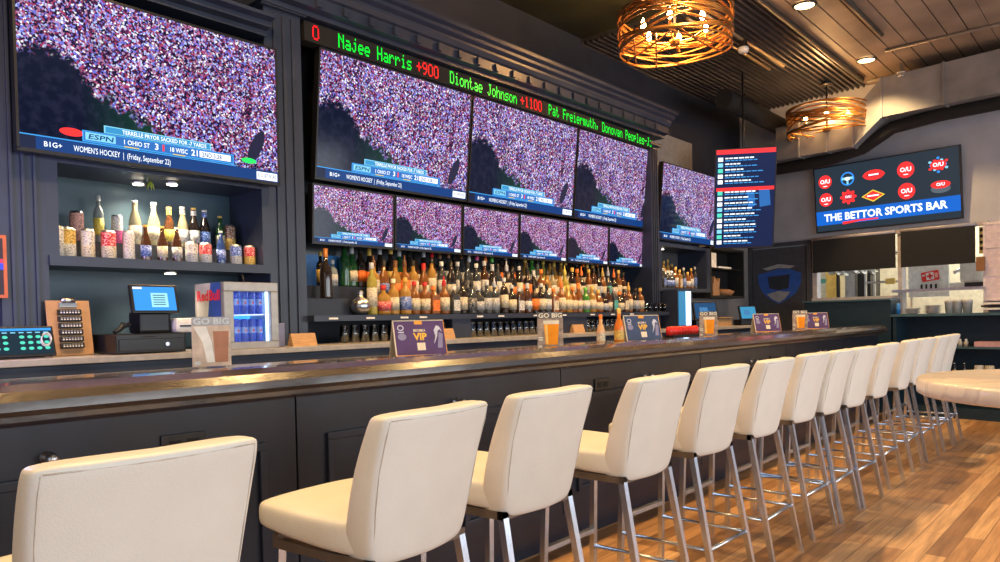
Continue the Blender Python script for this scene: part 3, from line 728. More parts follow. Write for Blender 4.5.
# sports bar display on the end wall
DBG = em('display_dark', (.022, .035, .05), 1.)
t, w, h = tv_base(1.70, .84, DBG, 'wall_display')
X = lambda u: -w + 2 * w * u
Z = lambda v: h - 2 * h * v
m = MB(); m.rect(-w, w, Z(.90), Z(.68), -.001, em('display_blue', (.008, .11, .50), 1.2)); m.text('THE BETTOR SPORTS BAR', .145 * 2 * h * .75, E_WH, X(.06), -.003, Z(.84), 'L', .03, fit=X(.92) - X(.06))
m.poly([(X(.2), Z(.875)), (X(.33), Z(.862)), (X(.46), Z(.865)), (X(.46), Z(.885)), (X(.33), Z(.888)), (X(.2), Z(.915))], -.004, E_RED)
m.build('title_banner', None, t)
m = MB(); dr_ = em('badge_dark_red', (.5, .02, .05), 1); bb = em('badge_blue', (.03, .25, .8), 1.2)
def fl():
    global m
    m.build('badge', None, t); m = MB()
def badge(u, v, txt=True, r=.062):
    m.disc(X(u), Z(v), r * w * 2 * .82, r * w * 2 * .82, -.002, E_RED)
    if txt: m.text('O/U', .05, E_WH, X(u), -.004, Z(v) - .02, 'C', .03)
    m.disc(X(u), Z(v) - .055, .03, .006, -.003, E_WH); fl()
badge(.08, .22); badge(.08, .50); badge(.66, .22, r=.07); badge(.66, .53, r=.07)
m.disc(X(.25), Z(.22), .085, .085, -.002, bb); m.disc(X(.25), Z(.22), .068, .068, -.003, DBG); m.rect(X(.25) - .07, X(.25) + .07, Z(.22) - .012, Z(.22) + .02, -.0035, E_CY); m.rect(X(.25) - .012, X(.25) + .012, Z(.22) - .07, Z(.22), -.0035, E_CY)
m.disc(X(.25), Z(.22), .034, .022, -.004, E_WH); fl()
for k in range(8): a = k * PI / 4; m.disc(X(.25) + .085 * math.cos(a), Z(.5) + .075 * math.sin(a), .018, .018, -.0015, E_RED)
m.disc(X(.25), Z(.5), .078, .07, -.002, E_RED); m.disc(X(.25), Z(.5), .05, .04, -.003, dr_); m.text('O/U', .03, E_WH, X(.25), -.004, Z(.5) - .012, 'C', .03); fl()
m.poly([(X(.44) + .125 * math.cos(a) * (1 if abs(math.cos(a)) < .99 else 1.08), Z(.22) + .062 * math.sin(a)) for a in [2 * PI * q / 24 for q in range(24)]], -.002, E_RED); m.disc(X(.44), Z(.22), .085, .022, -.003, dr_); m.rect(X(.44) - .06, X(.44) + .06, Z(.22) - .006, Z(.22) + .012, -.004, E_WH); fl()
m.poly([(X(.43) - .14, Z(.53)), (X(.43), Z(.53) - .075), (X(.43) + .14, Z(.53)), (X(.43), Z(.53) + .075)], -.002, E_YEL)
m.poly([(X(.43) - .115, Z(.53)), (X(.43), Z(.53) - .06), (X(.43) + .115, Z(.53)), (X(.43), Z(.53) + .06)], -.003, E_RED); m.rect(X(.43) - .07, X(.43) + .07, Z(.53) - .008, Z(.53) + .010, -.004, E_WH); fl()
for k in range(12):
    a = k * PI / 6; rO = .10 if k % 2 else .075; m.disc(X(.87) + rO * math.cos(a), Z(.22) + rO * .8 * math.sin(a), .017, .014, -.002, (bb, E_RED, E_CY)[k % 3])
m.disc(X(.87), Z(.22), .085, .055, -.003, E_RED); m.text('O/U', .045, E_WH, X(.87), -.004, Z(.22) - .018, 'C', .03); fl()
m.disc(X(.88), Z(.56), .105, .05, -.002, em('puck_grey', (.10, .13, .16), 1)); m.disc(X(.88), Z(.50), .105, .045, -.003, E_RED); m.text('O/U', .035, E_WH, X(.88), -.004, Z(.50) - .014, 'C', .03)
m.build('badge', None, t)
t.location = E_(1.86, .10, 2.69); t.rotation_euler = (rad(5), 0, EW)
tag(t, 'wide display on the end wall reading THE BETTOR SPORTS BAR', 'television')

# ------------------------------------------------------------------ LED ticker
G = {'N': '10001 11001 10101 10011 10001 10001 10001', 'a': '00000 00000 01110 00001 01111 10001 01111', 'j': '00010 00000 00110 00010 00010 10010 01100', 'e': '00000 00000 01110 10001 11111 10000 01110',
     'H': '10001 10001 10001 11111 10001 10001 10001', 'r': '00000 00000 10110 11001 10000 10000 10000', 'i': '00100 00000 01100 00100 00100 00100 01110', 's': '00000 00000 01111 10000 01110 00001 11110',
     '+': '00000 00100 00100 11111 00100 00100 00000', '9': '01110 10001 10001 01111 00001 00010 01100', '0': '01110 10001 10001 10001 10001 10001 01110', 'D': '11110 10001 10001 10001 10001 10001 11110',
     'o': '00000 00000 01110 10001 10001 10001 01110', 'n': '00000 00000 10110 11001 10001 10001 10001', 't': '01000 01000 11100 01000 01000 01001 00110', 'J': '00111 00010 00010 00010 00010 10010 01100',
     'h': '10000 10000 10110 11001 10001 10001 10001', '1': '00100 01100 00100 00100 00100 00100 01110', 'P': '11110 10001 10001 11110 10000 10000 10000', 'F': '11111 10000 10000 11110 10000 10000 10000',
     'm': '00000 00000 11010 10101 10101 10101 10101', 'u': '00000 00000 10001 10001 10001 10011 01101', 'v': '00000 00000 10001 10001 10001 01010 00100', 'p': '00000 00000 11110 10001 11110 10000 10000',
     'l': '01100 00100 00100 00100 00100 00100 01110', '-': '00000 00000 00000 11111 00000 00000 00000', ',': '00000 00000 00000 00000 01100 00100 01000'}
t = empty('led_ticker', (2.74, 4.0, 3.012), 0, 'long LED ticker with green and red player odds above the screens', 'ticker display')
MB().box((0, 0, 0), (4.34, .10, .125)).build('housing', BLACKM, t)
def led(s, x, w, mat):
    m = MB(); p = w / (len(s) * 6 - 1); q = .0132
    for i, ch in enumerate(s):
        if ch == ' ': m.build('led_word', None, t); m = MB(); continue
        for r_, row in enumerate(G[ch].split()):
            for c_, b in enumerate(row):
                if b == '1': m.rect(x + (i * 6 + c_) * p, x + (i * 6 + c_) * p + p * .96, .111 - r_ * q - q * .95, .111 - r_ * q, -.001, mat)
    m.build('led_word', None, t)
OX = 2.74
led('0', 2.80 - OX, .05, L_RED); led('Najee Harris', 3.0 - OX, .64, L_GR); led('+900', 3.69 - OX, .22, L_RED); led('Diontae Johnson', 4.03 - OX, .79, L_GR)
led('+1100', 4.87 - OX, .29, L_RED); led('Pat Freiermuth, Donovan Peoples-Jo', 5.26 - OX, 1.80, L_GR)

# ------------------------------------------------------------------ bottles and cans
def hexn(c): return tuple(c)
COL = dict(crystal=(.50, .58, .58), salmon=(.80, .42, .36), amber=(.40, .14, .025), honey=(.68, .36, .07), clear=(.55, .60, .62), dark=(.03, .018, .012), green=(.03, .15, .04), bright_green=(.12, .50, .08), yellow=(.80, .66, .12), brown=(.16, .06, .02), pale_gold=(.70, .62, .34), red=(.55, .02, .02), blue=(.05, .12, .40), white=(.72, .70, .66), black=(.015, .015, .015), pink=(.8, .12, .35), orange=(.95, .22, .03), cream=(.75, .66, .48), silver=(.5, .52, .55), teal=(.12, .5, .45), gold=(.75, .50, .12), purple=(.45, .05, .42), grey=(.3, .3, .3))
_gm = {}
def gmat(c):
    if c not in _gm: _gm[c] = pm('glass_' + c, tuple(v * (.14 if c == 'clear' else .9 if c in ('amber', 'honey') else .75) for v in COL[c]), .10, 0., var=.08, coat=.6, trans=.35 if c not in ('dark', 'white', 'black') else 0., spec=.8)
    return _gm[c]
_lm = {}
def lmat(c):
    if c not in _lm:
        m, nt, b = base('label_' + c)
        tc = node(nt, 'ShaderNodeTexCoord'); v = node(nt, 'ShaderNodeTexNoise'); v.inputs['Scale'].default_value = 110; v.inputs['Detail'].default_value = 1
        mp = node(nt, 'ShaderNodeMapping'); mp.inputs['Scale'].default_value = (1, 1, 1.6); nt.links.new(tc.outputs['Object'], mp.inputs[0]); nt.links.new(mp.outputs[0], v.inputs['Vector'])
        k = COL[c]; dk = tuple(q * .45 for q in k) if sum(k) > .9 else tuple(min(1, q * 1 + .45) for q in k)
        c_ = ramp(nt, v.outputs['Fac'], [(.54, k), (.57, dk)]); nt.links.new(c_, b.inputs['Base Color']); b.inputs['Roughness'].default_value = .55
        _lm[c] = m
    return _lm[c]
_cm = {}
def cmat(c):
    if c not in _cm: _cm[c] = pm('cap_' + c, COL[c], .4, .1)
    return _cm[c]
SH = {  # body profile, label (r, z0, z1), cap profile
 'liquor': ([(0, 0), (.036, 0), (.038, .01), (.038, .17), (.032, .195), (.0145, .215), (.0135, .262), (0, .262)], (.0385, .035, .14), [(.016, .255), (.016, .292), (0, .294)]),
 'tall': ([(0, 0), (.030, 0), (.032, .01), (.032, .20), (.026, .225), (.013, .245), (.012, .29), (0, .29)], (.0325, .05, .165), [(.0145, .28), (.0145, .318), (0, .32)]),
 'wine': ([(0, 0), (.036, 0), (.037, .01), (.037, .15), (.032, .18), (.016, .215), (.0135, .28), (0, .28)], (.0375, .04, .12), [(.0148, .235), (.0148, .30), (0, .302)]),
 'squat': ([(0, 0), (.044, 0), (.047, .012), (.047, .12), (.038, .155), (.016, .175), (.015, .205), (0, .205)], (.0475, .03, .105), [(.018, .20), (.020, .235), (0, .237)]),
 'square': (None, None, [(.017, .225), (.017, .26), (0, .262)]),
 'round': ([(0, 0), (.03, 0), (.052, .02), (.060, .055), (.052, .09), (.02, .12), (.014, .17), (0, .17)], (.0605, .045, .065), [(.016, .165), (.018, .205), (0, .207)]),
 'beer': ([(0, 0), (.029, 0), (.0305, .008), (.0305, .115), (.024, .145), (.013, .18), (.0125, .222), (0, .222)], (.031, .03, .10), [(.0145, .216), (.0145, .229), (0, .230)]),
 'spout': ([(0, 0), (.036, 0), (.038, .01), (.038, .17), (.032, .195), (.0145, .215), (.0135, .255), (0, .255)], (.0385, .03, .15), [(.013, .25), (.016, .27), (.012, .30), (.006, .31), (.005, .345), (0, .345)]),
}
_mesh = {}
def cached(key, fn):
    if key not in _mesh: _mesh[key] = fn()
    return _mesh[key]
def meshof(mb, mat):
    me = bpy.data.meshes.new('m'); bmesh.ops.recalc_face_normals(mb.bm, faces=list(mb.bm.faces)); mb.bm.to_mesh(me); mb.bm.free(); me.materials.append(mat); return me
def bottle(kind, g, lab, cap, loc, label, group=None, s=1., rot=0., neck=None, cat='bottle'):
    body, lb, cp = SH[kind]
    t = empty('beer_bottle' if kind == 'beer' else 'bottle', loc, rot, label, cat, group); t.scale = (s, s, s)
    if kind == 'square':
        def f():
            b = MB(); b.box((-.036, -.03, 0), (.036, .03, .18), None, None, .008); b.lathe([(.03, .178), (.022, .2), (.0145, .21), (.0145, .235), (0, .235)]); return meshof(b, gmat(g))
        put('glass_body', cached((kind, g), f), t)
        def f2(): b = MB(); b.box((-.030, -.0312, .03), (.030, .0312, .13)); return meshof(b, lmat(lab))
        if lab: put('label', cached((kind, 'l', lab), f2), t)
    else:
        put('glass_body', cached((kind, g), lambda: meshof(MB().lathe(body), gmat(g))), t)
        if lab: put('label', cached((kind, 'l', lab), lambda: meshof(MB().lathe([(lb[0] - .002, lb[1]), (lb[0], lb[1]), (lb[0], lb[2]), (lb[0] - .002, lb[2])]), lmat(lab))), t)
        if neck: put('neck_label', cached((kind, 'n', neck), lambda: meshof(MB().lathe([(.0150, .185), (.0145, .212)]), lmat(neck))), t)
    if cap: put('cap', cached((kind, 'c', cap), lambda: meshof(MB().lathe(cp), cmat(cap))), t)
    return t
def can_(r, h, c1, c2, loc, label, name='drink_can', group=None, rot=0.):
    t = empty(name, loc, rot, label, 'can', group)
    def f():
        b = MB(); b.lathe([(0, 0), (r * .8, .0), (r, .008), (r, h * .5)], lmat(c1)); b.lathe([(r, h * .5), (r, h - .012)], lmat(c2)); me = meshof(b, lmat(c1)); me.materials.append(lmat(c2))
        return me
    def g():
        b = MB(); b.lathe([(0, 0), (r * .8, .0), (r, .008), (r, h * .45)], lmat(c1)); b.lathe([(r, h * .45), (r, h - .012)], lmat(c2))
        me = bpy.data.meshes.new('m'); b.bm.to_mesh(me); b.bm.free()
        for q in b.mats: me.materials.append(q)
        return me
    put('can_body', cached(('can', r, h, c1, c2), g), t)
    put('lid', cached(('lid', r, h), lambda: meshof(MB().lathe([(r, h - .012), (r * .82, h - .002), (r * .82, h), (r * .76, h - .004), (0, h - .004)]), CHROME)), t)
    return t
CG = 'cans and bottles in the lit niche'
# niche row on the step (back) and on the shelf (front)  z 1.645 / 1.57
ZB, ZF, YB, YF = 1.680, 1.578, 4.25, 4.09
for x, a in ((1.345, ('silver', 'white')), ): can_(.030, .157, *a, (x, YB, ZB), 'slim silver can at the left end of the back row in the niche', group=CG)
can_(.034, .16, 'salmon', 'salmon', (1.472, YB, ZB), 'tall pink patterned can, back row in the niche', group=CG)
bottle('tall', 'crystal', 'yellow', 'silver', (1.581, YB, ZB), 'clear long-necked bottle with a yellow label in the niche', CG, .80)
can_(.029, .157, 'pink', 'white', (1.675, YB, ZB), 'slim white can with a pink band, back row in the niche', group=CG)
bottle('beer', 'pale_gold', 'cream', 'silver', (1.771, YB, ZB), 'pale clear beer bottle with cream label under the first puck light', CG, 1.08)
bottle('beer', 'pale_gold', 'cream', 'white', (1.876, YB, ZB), 'pale clear beer bottle with cream label and white cap', CG, 1.08)
bottle('beer', 'brown', 'yellow', 'gold', (1.962, YB, ZB), 'brown beer bottle with a bright yellow label in the niche', CG, 1., neck='yellow')
bottle('beer', 'pale_gold', 'white', 'white', (2.041, YB, ZB), 'pale golden beer bottle with a white foil neck', CG, 1.05, neck='white')
bottle('beer', 'dark', 'white', 'gold', (2.108, YB, ZB), 'dark beer bottle with white label and gold cap', CG, 1.05, neck='white')
bottle('beer', 'dark', 'silver', 'white', (2.352 + .06, YB - .03, ZB), 'dark beer bottle with blue and silver label', CG, 1.05, neck='silver') if False else None
bottle('beer', 'dark', 'blue', 'white', (2.175, YB, ZB), 'dark beer bottle with a blue label, white cap', CG, 1.02, neck='blue')
front = [('c', .033, .122 * 1.28, 'silver', 'white', 1.325, 'half hidden silver can at the niche frame'),
         ('c', .035, .152, 'white', 'gold', 1.374, 'white can with an orange top half, front row'),
         ('c', .033, .152, 'cream', 'white', 1.465, 'pale cream can next to the orange topped can'),
         ('c', .036, .152, 'cream', 'red', 1.566, 'red and cream striped can in the front row'),
         ('c', .029, .157, 'white', 'white', 1.668, 'slim plain white can in the front row'),
         ('b', 'brown', 'blue', 'gold', 1.758, 'stubby brown bottle with a blue wrapped label'),
         ('b', 'brown', 'cream', 'gold', 1.847, 'brown beer bottle with a cream label, front row'),
         ('b', 'brown', 'grey', 'silver', 1.929, 'brown beer bottle with a grey label, front row'),
         ('c', .034, .122, 'silver', 'white', 2.013, 'silver and white light beer can, front row'),
         ('c', .034, .122, 'silver', 'red', 2.095, 'red topped can between the silver cans'),
         ('b', 'blue', 'blue', 'silver', 2.189, 'blue aluminium bottle in the front row'),
         ('c', .034, .122, 'silver', 'blue', 2.283, 'blue can second from the right end, front row')]
for f in front:
    if f[0] == 'c': can_(f[1], f[2], f[3], f[4], (f[5], YF, ZF), f[6], group=CG)
    else: bottle('beer', f[1], f[2], f[3], (f[4], YF, ZF), f[5], CG, .86)
bottle('beer', 'green', 'cream', 'gold', (2.273, YB, ZB), 'green beer bottle peeking between the blue cans', CG, .9)
can_(.034, .122, 'gold', 'red', (2.372, 4.09, ZF), 'dark red and gold can at the right end of the shelf', group=CG)
can_(.033, .16, 'gold', 'brown', (2.335, YB, ZB), 'tall copper coloured can in the back right corner of the niche', group=CG)

# main display
GRP = 'liquor bottles on the three tier display'
rr = random.Random(11)
caps_n = dict(black='black', red='red', gold='gold', white='white', orange='orange', yellow='yellow', green='green', silver='silver', purple='purple', bright_green='bright green', pink='pink', blue='blue')
def nice(c): return dict(pale_gold='pale gold', bright_green='bright green', honey='honey coloured').get(c, c)
def region_palette(x, tier):
    # colours change along the display as in the photograph: whisky and dark rum, vodka, cordials, tequila
    if x < 3.62: return [('honey', 'cream', 'brown'), ('amber', 'blue', 'black'), ('amber', 'white', 'cream'), ('dark', 'gold', 'gold'), ('honey', 'orange', 'brown')]
    if x < 4.0: return [('amber', 'cream', 'red'), ('honey', 'cream', 'black'), ('amber', 'orange', 'brown'), ('dark', 'cream', 'brown'), ('amber', 'black', 'gold')]
    if x < 4.5: return [('clear', 'white', 'white'), ('dark', 'cream', 'black'), ('clear', 'silver', 'brown'), ('clear', 'grey', 'silver'), ('clear', 'black', 'black')]
    if x < 5.2: return [('clear', 'white', 'black'), ('dark', 'orange', 'black'), ('brown', 'white', 'silver'), ('clear', 'cream', 'cream'), ('dark', 'cream', 'silver')]
    if x < 5.9: return [('honey', 'cream', 'gold'), ('yellow', 'yellow', 'yellow'), ('bright_green', 'white', 'bright_green'), ('pale_gold', 'white', 'black'), ('amber', 'cream', 'orange'), ('dark', 'cream', 'gold'), ('honey', 'white', 'black')]
    return [('brown', 'cream', 'black'), ('amber', 'cream', 'gold'), ('clear', 'teal', 'silver'), ('dark', 'silver', 'black'), ('dark', 'cream', 'orange')]
shname = dict(liquor='', tall='tall ', wine='wine-shouldered ', squat='squat ', square='square ', round='round ', spout='pour-spouted ')
tiers = [(0, 3.995, 1.274, 3.32, 6.80, .098, 'front'), (1, 4.125, 1.386, 3.35, 6.72, .094, 'middle'), (2, 4.26, 1.476, 3.26, 6.5, .088, 'top')]
nm = ['first', 'second', 'third', 'fourth', 'fifth', 'sixth', 'seventh', 'eighth', 'ninth', 'tenth', '11th', '12th', '13th', '14th', '15th', '16th', '17th', '18th', '19th', '20th', '21st', '22nd', '23rd', '24th', '25th', '26th', '27th', '28th', '29th', '30th', '31st', '32nd', '33rd', '34th', '35th', '36th', '37th', '38th', '39th', '40th', '41st', '42nd']
SPEC = {0: {0: ('squat', 'honey', 'red', 'red'), 1: ('liquor', 'honey', 'cream', 'cream'), 2: ('liquor', 'honey', 'blue', 'honey'), 3: ('liquor', 'amber', 'cream', 'red'), 4: ('liquor', 'amber', 'cream', 'red'), 5: ('square', 'amber', 'orange', 'orange')},
        2: {15: ('spout', 'clear', 'white', 'pink'), 16: ('spout', 'clear', 'white', 'orange'), 17: ('spout', 'clear', 'cream', 'bright_green')}}
for ti, y, z, x0, x1, dx, tn in tiers:
    x = x0; i = 0
    while x < x1:
        pal = region_palette(x, ti); g, l, c = pal[rr.randrange(len(pal))]
        kind = rr.choice(['liquor', 'liquor', 'tall', 'square', 'wine', 'spout', 'squat'] if ti == 0 else ['liquor', 'tall', 'tall', 'wine', 'spout', 'spout'])
        if ti == 2 and x < 4.1: g, c, kind = rr.choice(['dark', 'green', 'dark', 'brown']), rr.choice(['black', 'red', 'gold', 'silver']), 'wine'
        if i in SPEC.get(ti, {}): kind, g, l, c = SPEC[ti][i]
        ls = '%s%s bottle, %s label, %s top, %s from left in %s tier' % (shname[kind], nice(g), nice(l), nice(c), nm[i], tn)
        bottle(kind, g, l, c, (x + rr.uniform(-.006, .006), y + rr.uniform(-.012, .012), z), ls, GRP, rr.uniform(.92, 1.06)).scale = (1.1, 1.1, rr.uniform(.80, .92) if ti == 0 else rr.uniform(.90, 1.02))
        x += dx * rr.uniform(.93, 1.07); i += 1
# the sparse left end
bottle('wine', 'dark', None, 'amber', (2.92, 4.09, 1.386), 'dark brandy bottle with copper foil alone at the near end of the display', GRP, 1.1)
bottle('liquor', 'crystal', 'yellow', 'white', (2.83, 4.30, 1.476), 'clear bottle with yellow base label behind the dark brandy bottle', GRP, .78)
bottle('liquor', 'dark', 'gold', 'gold', (2.985, 4.24, 1.476), 'short dark bottle with gold label behind the brandy bottle', GRP, .8)
bottle('squat', 'crystal', 'white', 'white', (3.09, 4.25, 1.476), 'squat clear bottle with white cap against the blue panel', GRP, .78)
bottle('wine', 'green', None, 'black', (3.21, 4.27, 1.476), 'dark green wine bottle in front of the blue panel', GRP, 1.1)
bottle('tall', 'yellow', 'cream', 'silver', (3.23, 4.0, 1.274), 'tall yellow liqueur bottle at the near end of the middle tier', GRP, 1.12)
t = empty('cocktail_ball', (3.13, 4.0, 1.274), 0, 'shiny round metal cocktail shaker on the ledge before the yellow bottle', 'shaker')
MB().lathe([(0, 0), (.03, .0), (.06, .03), (.068, .06), (.055, .10), (.02, .118), (.016, .14), (.012, .15), (0, .15)], CHROME, seg=20).build('shaker_body', CHROME, t)
MB().lathe([(.017, .135), (.021, .15), (.01, .165), (0, .167)], CHROME).build('cap', CHROME, t)
for i, (x, r_) in enumerate(((6.86, .03), (6.93, .03), (7.06, .026), (7.15, .03), (7.25, .026))):
    t = empty('rocks_glass', (x, 3.99, 1.274), 0, 'short glass at the far end of the bottle ledge, %s from the bottles' % nm[i], 'glass', 'glasses at the ledge end')
    MB().lathe([(0, 0), (r_ * .8, 0), (r_, .09), (r_ * .93, .09), (r_ * .74, .008), (0, .008)], GLASS).build('bowl', GLASS, t)
# niche 3 bottles
rr = random.Random(21); i = 0
for y, z, tn in ((4.07, 1.542, 'front'), (4.22, 1.622, 'back')):
    x = 7.30; i = 0
    while x < (7.95 if tn == 'back' else 8.2):
        g, l, c = rr.choice([('honey', 'cream', 'gold'), ('amber', 'white', 'gold'), ('honey', 'gold', 'white'), ('clear', 'blue', 'silver')])
        bottle(rr.choice(['liquor', 'squat', 'square', 'tall']), g, l, c, (x, y, z), '%s bottle, %s label, %s along the %s row of the small far niche' % (nice(g), nice(l), nm[i], tn), 'bottles in the small far niche', .82)
        x += .095; i += 1
# glasses under the ledge
GG = 'glasses stored under the ledge'
BG = glassmat('blue_lit_tint_glass', (.45, .66, .95), 2.0)  # blue light falling on the pints is put into the glass tint
def pint(x, y, z, mat, label, s=1.):
    t = empty('pint_glass', (x, y, z), 0, label, 'glass', GG); t.scale = (s, s, s)
    put('bowl', cached(('pint', mat.name), lambda: meshof(MB().lathe([(0, .115), (.026, .115), (.036, 0), (.033, 0), (.024, .108), (0, .108)]), mat)), t)
    put('base', cached(('pintb', mat.name), lambda: meshof(MB().lathe([(0, .1155), (.0265, .1155), (.027, .105), (0, .105)]), mat)), t)
for a, b, mt, tx in ((2.98, 3.9, GLASS, 'clear upturned glass under the near end of the ledge, %s in its row'), (4.2, 5.3, BG, 'pint glass tinted with painted blue light under the ledge middle, %s in its row'), (5.78, 6.68, GLASS, 'clear upturned glass under the far end of the ledge, %s in its row')):
    x = a; i = 0
    while x < b: pint(x, 3.99, CT + .002, mt, tx % nm[i]); x += .082; i += 1

# ------------------------------------------------------------------ lights in the niches
def puck(x, y, z, e, label, down=True):
    t = empty('puck_light', (x, y, z), 0, label, 'puck light', 'puck lights of the back bar')
    MB().lathe([(0, 0), (.03, 0), (.036, .004), (.038, .014), (0, .014)], CHROME, (0, 0, -.014), 18).build('ring', CHROME, t)
    MB().lathe([(0, 0), (.028, 0), (.028, .003), (0, .003)], E_PUCK, (0, 0, -.0175), 18).build('lamp', E_PUCK, t)
    spot((x, y, z - .03), e, SOFTW, 140, .8, .03)
puck(1.79, 4.24, 2.034, 15, 'left puck light in the top of the niche')
puck(1.93, 4.13, 2.034, 15, 'right puck light in the top of the niche')
puck(1.90, 4.12, 1.533, 10, 'puck light under the niche shelf above the register')
puck(7.45, 4.12, 1.989, 6, 'puck light in the top of the small far niche')
puck(7.52, 4.12, 1.498, 5, 'puck light under the small far niche')
t = empty('hanging_plant_sprig', (1.84, 4.20, 2.0), 0, 'tiny yellow green sprig dangling near the niche puck lights', 'decoration')
m = MB()
for k in range(7): a = k * .9; m.tube([(0, 0, .04), (.012 * math.cos(a), .012 * math.sin(a), .02), (.02 * math.cos(a), .02 * math.sin(a), -.01)], [.002, .005, .002], None, 5)
m.build('leaves', pm('sprig_green', (.35, .45, .04), .5), t)

# ------------------------------------------------------------------ things on the back counter
t = empty('betting_tablet', (1.085, 3.78, CT + .004), rad(2), 'black tablet with teal buttons propped on the counter at the left border', 'tablet')
m = MB(); Mt = Matrix.Rotation(rad(-18), 4, 'X')
m.box((-.17, 0, .008), (.125, .022, .150), BLACK, Mt, .004); m.box((-.12, .02, 0), (.08, .10, .03), BLACK); m.build('body', BLACK, t)
m = MB(); m.rect(-.16, .115, .018, .14, -.001, em('tablet_dark', (.01, .03, .05), 1)); m.rect(-.16, .115, .128, .14, -.002, E_BLUE2)
for r_ in range(3):
    for k in range(8):
        if k != 3: m.disc(-.14 + k * .033, .045 + r_ * .027, .011, .0075, -.002, E_TEAL, 10)
for k in range(8): m.rect(-.15 + k * .033, -.13 + k * .033, .117, .122, -.002, E_CY)
s = m.build('screen', None, t); s.rotation_euler = (rad(-18), 0, 0)
t = empty('wooden_clipboard', (1.318, 3.92, CT + .003), rad(0), 'wooden clipboard with a column of black remote controls', 'clipboard')
Mt = Matrix.Rotation(rad(-10), 4, 'X')
m = MB(); m.box((-.095, 0, 0), (.100, .008, .27), None, Mt, .003); m.build('board', CLIPW, t)
m = MB(); m.box((-.04, -.012, .235), (.04, 0, .26), None, Mt, .003); m.cyl(Mt @ Vector((-.03, -.01, .268)), Mt @ Vector((.03, -.01, .268)), .014, None); m.build('metal_clip', CHROME, t)
for k in range(6):
    z = .045 + k * .033
    t2 = empty('remote_control', (1.322, 3.92, CT + .003), 0, 'black remote control on the clipboard, %s from its top' % nm[5 - k], 'remote control', 'remote controls on the clipboard')
    m = MB(); m.box((-.055, -.022, z - .013), (.05, -.002, z + .013), BLACK, Mt, .004)
    m.build('shell', BLACK, t2)
    m = MB()
    for q in range(7): m.box((-.045 + q * .013, -.024, z - .007), (-.038 + q * .013, -.022, z - .001), WHITE, Mt); m.box((-.045 + q * .013, -.024, z + .002), (-.038 + q * .013, -.022, z + .007), pm('key_grey', (.25, .25, .26), .5), Mt)
    m.build('keys', None, t2)
t = empty('coil_cord', (1.17, 3.80, CT + .03), 0, 'small coil of white cable beside the tablet', 'cable')
m = MB()
for k in range(3): m.tube([(.02 * math.cos(q * PI / 8), -.004 * k, .05 + .028 * math.sin(q * PI / 8) + .004 * k) for q in range(16)], .0028, None, 6, True)
m.tube([(.0, 0, .02), (.01, 0, .0), (.03, .02, -.028)], .0028); m.build('cable', WHITE, t)
t = empty('cash_drawer', (1.62, 3.86, CT), 0, 'wide black cash drawer with a round lock', 'cash drawer')
MB().box((-.17, -.13, .004), (.17, .2, .10), BLACK, None, .006).build('case', BLACK, t)
m = MB(); m.box((-.16, -.137, .015), (.16, -.128, .075), BLACK, None, .003); m.build('drawer', BLACK, t)
MB().cyl((.07, -.145, .045), (.07, -.135, .045), .010, None, CHROME).build('lock', CHROME, t)
MB().box((-.05, -.139, .082), (.02, -.136, .086), WHITE).build('slot', BLACKM, t)
t = empty('point_of_sale_terminal', (1.67, 3.86, CT + .10), 0, 'point of sale terminal with a lit blue screen on the cash drawer', 'register')
MB().box((-.07, -.04, 0), (.09, .10, .11), pm('pos_stand', (.10, .10, .11), .4), None, .015).build('stand', BLACK, t)
Mt = Matrix.Translation((0, -.06, .175)) @ Matrix.Rotation(rad(-14), 4, 'X')
MB().box((-.118, 0, -.075), (.118, .025, .075), BLACK, Mt, .006).build('monitor', BLACK, t)
m = MB(); m.rect(-.105, .105, -.062, .062, -.001, em('pos_blue', (.04, .28, .75), 1.2)); m.rect(-.02, .065, -.045, .030, -.002, em('pos_pane', (.35, .75, .85), 1.1)); m.rect(-.105, -.06, .05, .06, -.002, E_WH)
for k in range(5): m.rect(-.01, .05, .015 - k * .012, .019 - k * .012, -.003, E_BLUE)
s = m.build('screen', None, t); s.matrix_local = Mt
MB().box((.10, 0, .10), (.14, .08, .19), BLACK, None, .01).build('card_reader', BLACK, t)
t = empty('receipt_printer', (1.84, 3.84, CT + .10), 0, 'white receipt printer on the cash drawer beside the terminal', 'printer')
MB().box((-.075, -.06, 0), (.06, .08, .075), pm('printer_beige', (.5, .48, .42), .4), None, .02).build('body', WHITE, t)
MB().box((-.055, -.063, .03), (.04, -.055, .038), BLACKM).build('paper_slot', BLACKM, t)
t = empty('barcode_scanner', (1.50, 3.82, CT + .10), rad(20), 'small black scanner lying on the cash drawer', 'scanner')
m = MB(); m.tube([(-.03, 0, .008), (0, 0, .022), (.03, 0, .045)], [.011, .012, .018], BLACK); m.build('grip', BLACK, t); MB().box((.02, -.02, .035), (.055, .02, .055), BLACK, None, .005).build('head', BLACK, t)
# mini fridge
FX0, FX1, FY, FZ = 1.99, 2.315, 3.70, .365
t = empty('energy_drink_fridge', (2.1525, FY, CT), 0, 'grey countertop fridge full of lit blue cans', 'fridge')
w = (FX1 - FX0) / 2; FD = .30; FB = pm('fridge_grey', (.34, .33, .31), .35, .3)
m = MB()
for lo, hi in (((-w, .03, 0), (w, .32, .035)), ((-w, .03, FZ - .035), (w, .32, FZ)), ((-w, .03, .035), (-w + .02, .32, FZ - .035)), ((w - .02, .03, .035), (w, .32, FZ - .035)), ((-w + .02, .30, .035), (w - .02, .32, FZ - .035))): m.box(lo, hi)
m.build('cabinet', FB, t)
m = MB()
for lo, hi in (((-w, 0, 0), (w, .03, .04)), ((-w, 0, FZ - .05), (w, .03, FZ)), ((-w, 0, .04), (-w + .055, .03, FZ - .05)), ((w - .045, 0, .04), (w, .03, FZ - .05))): m.box(lo, hi, None, None, .004)
d = m.build('door', FB, t)
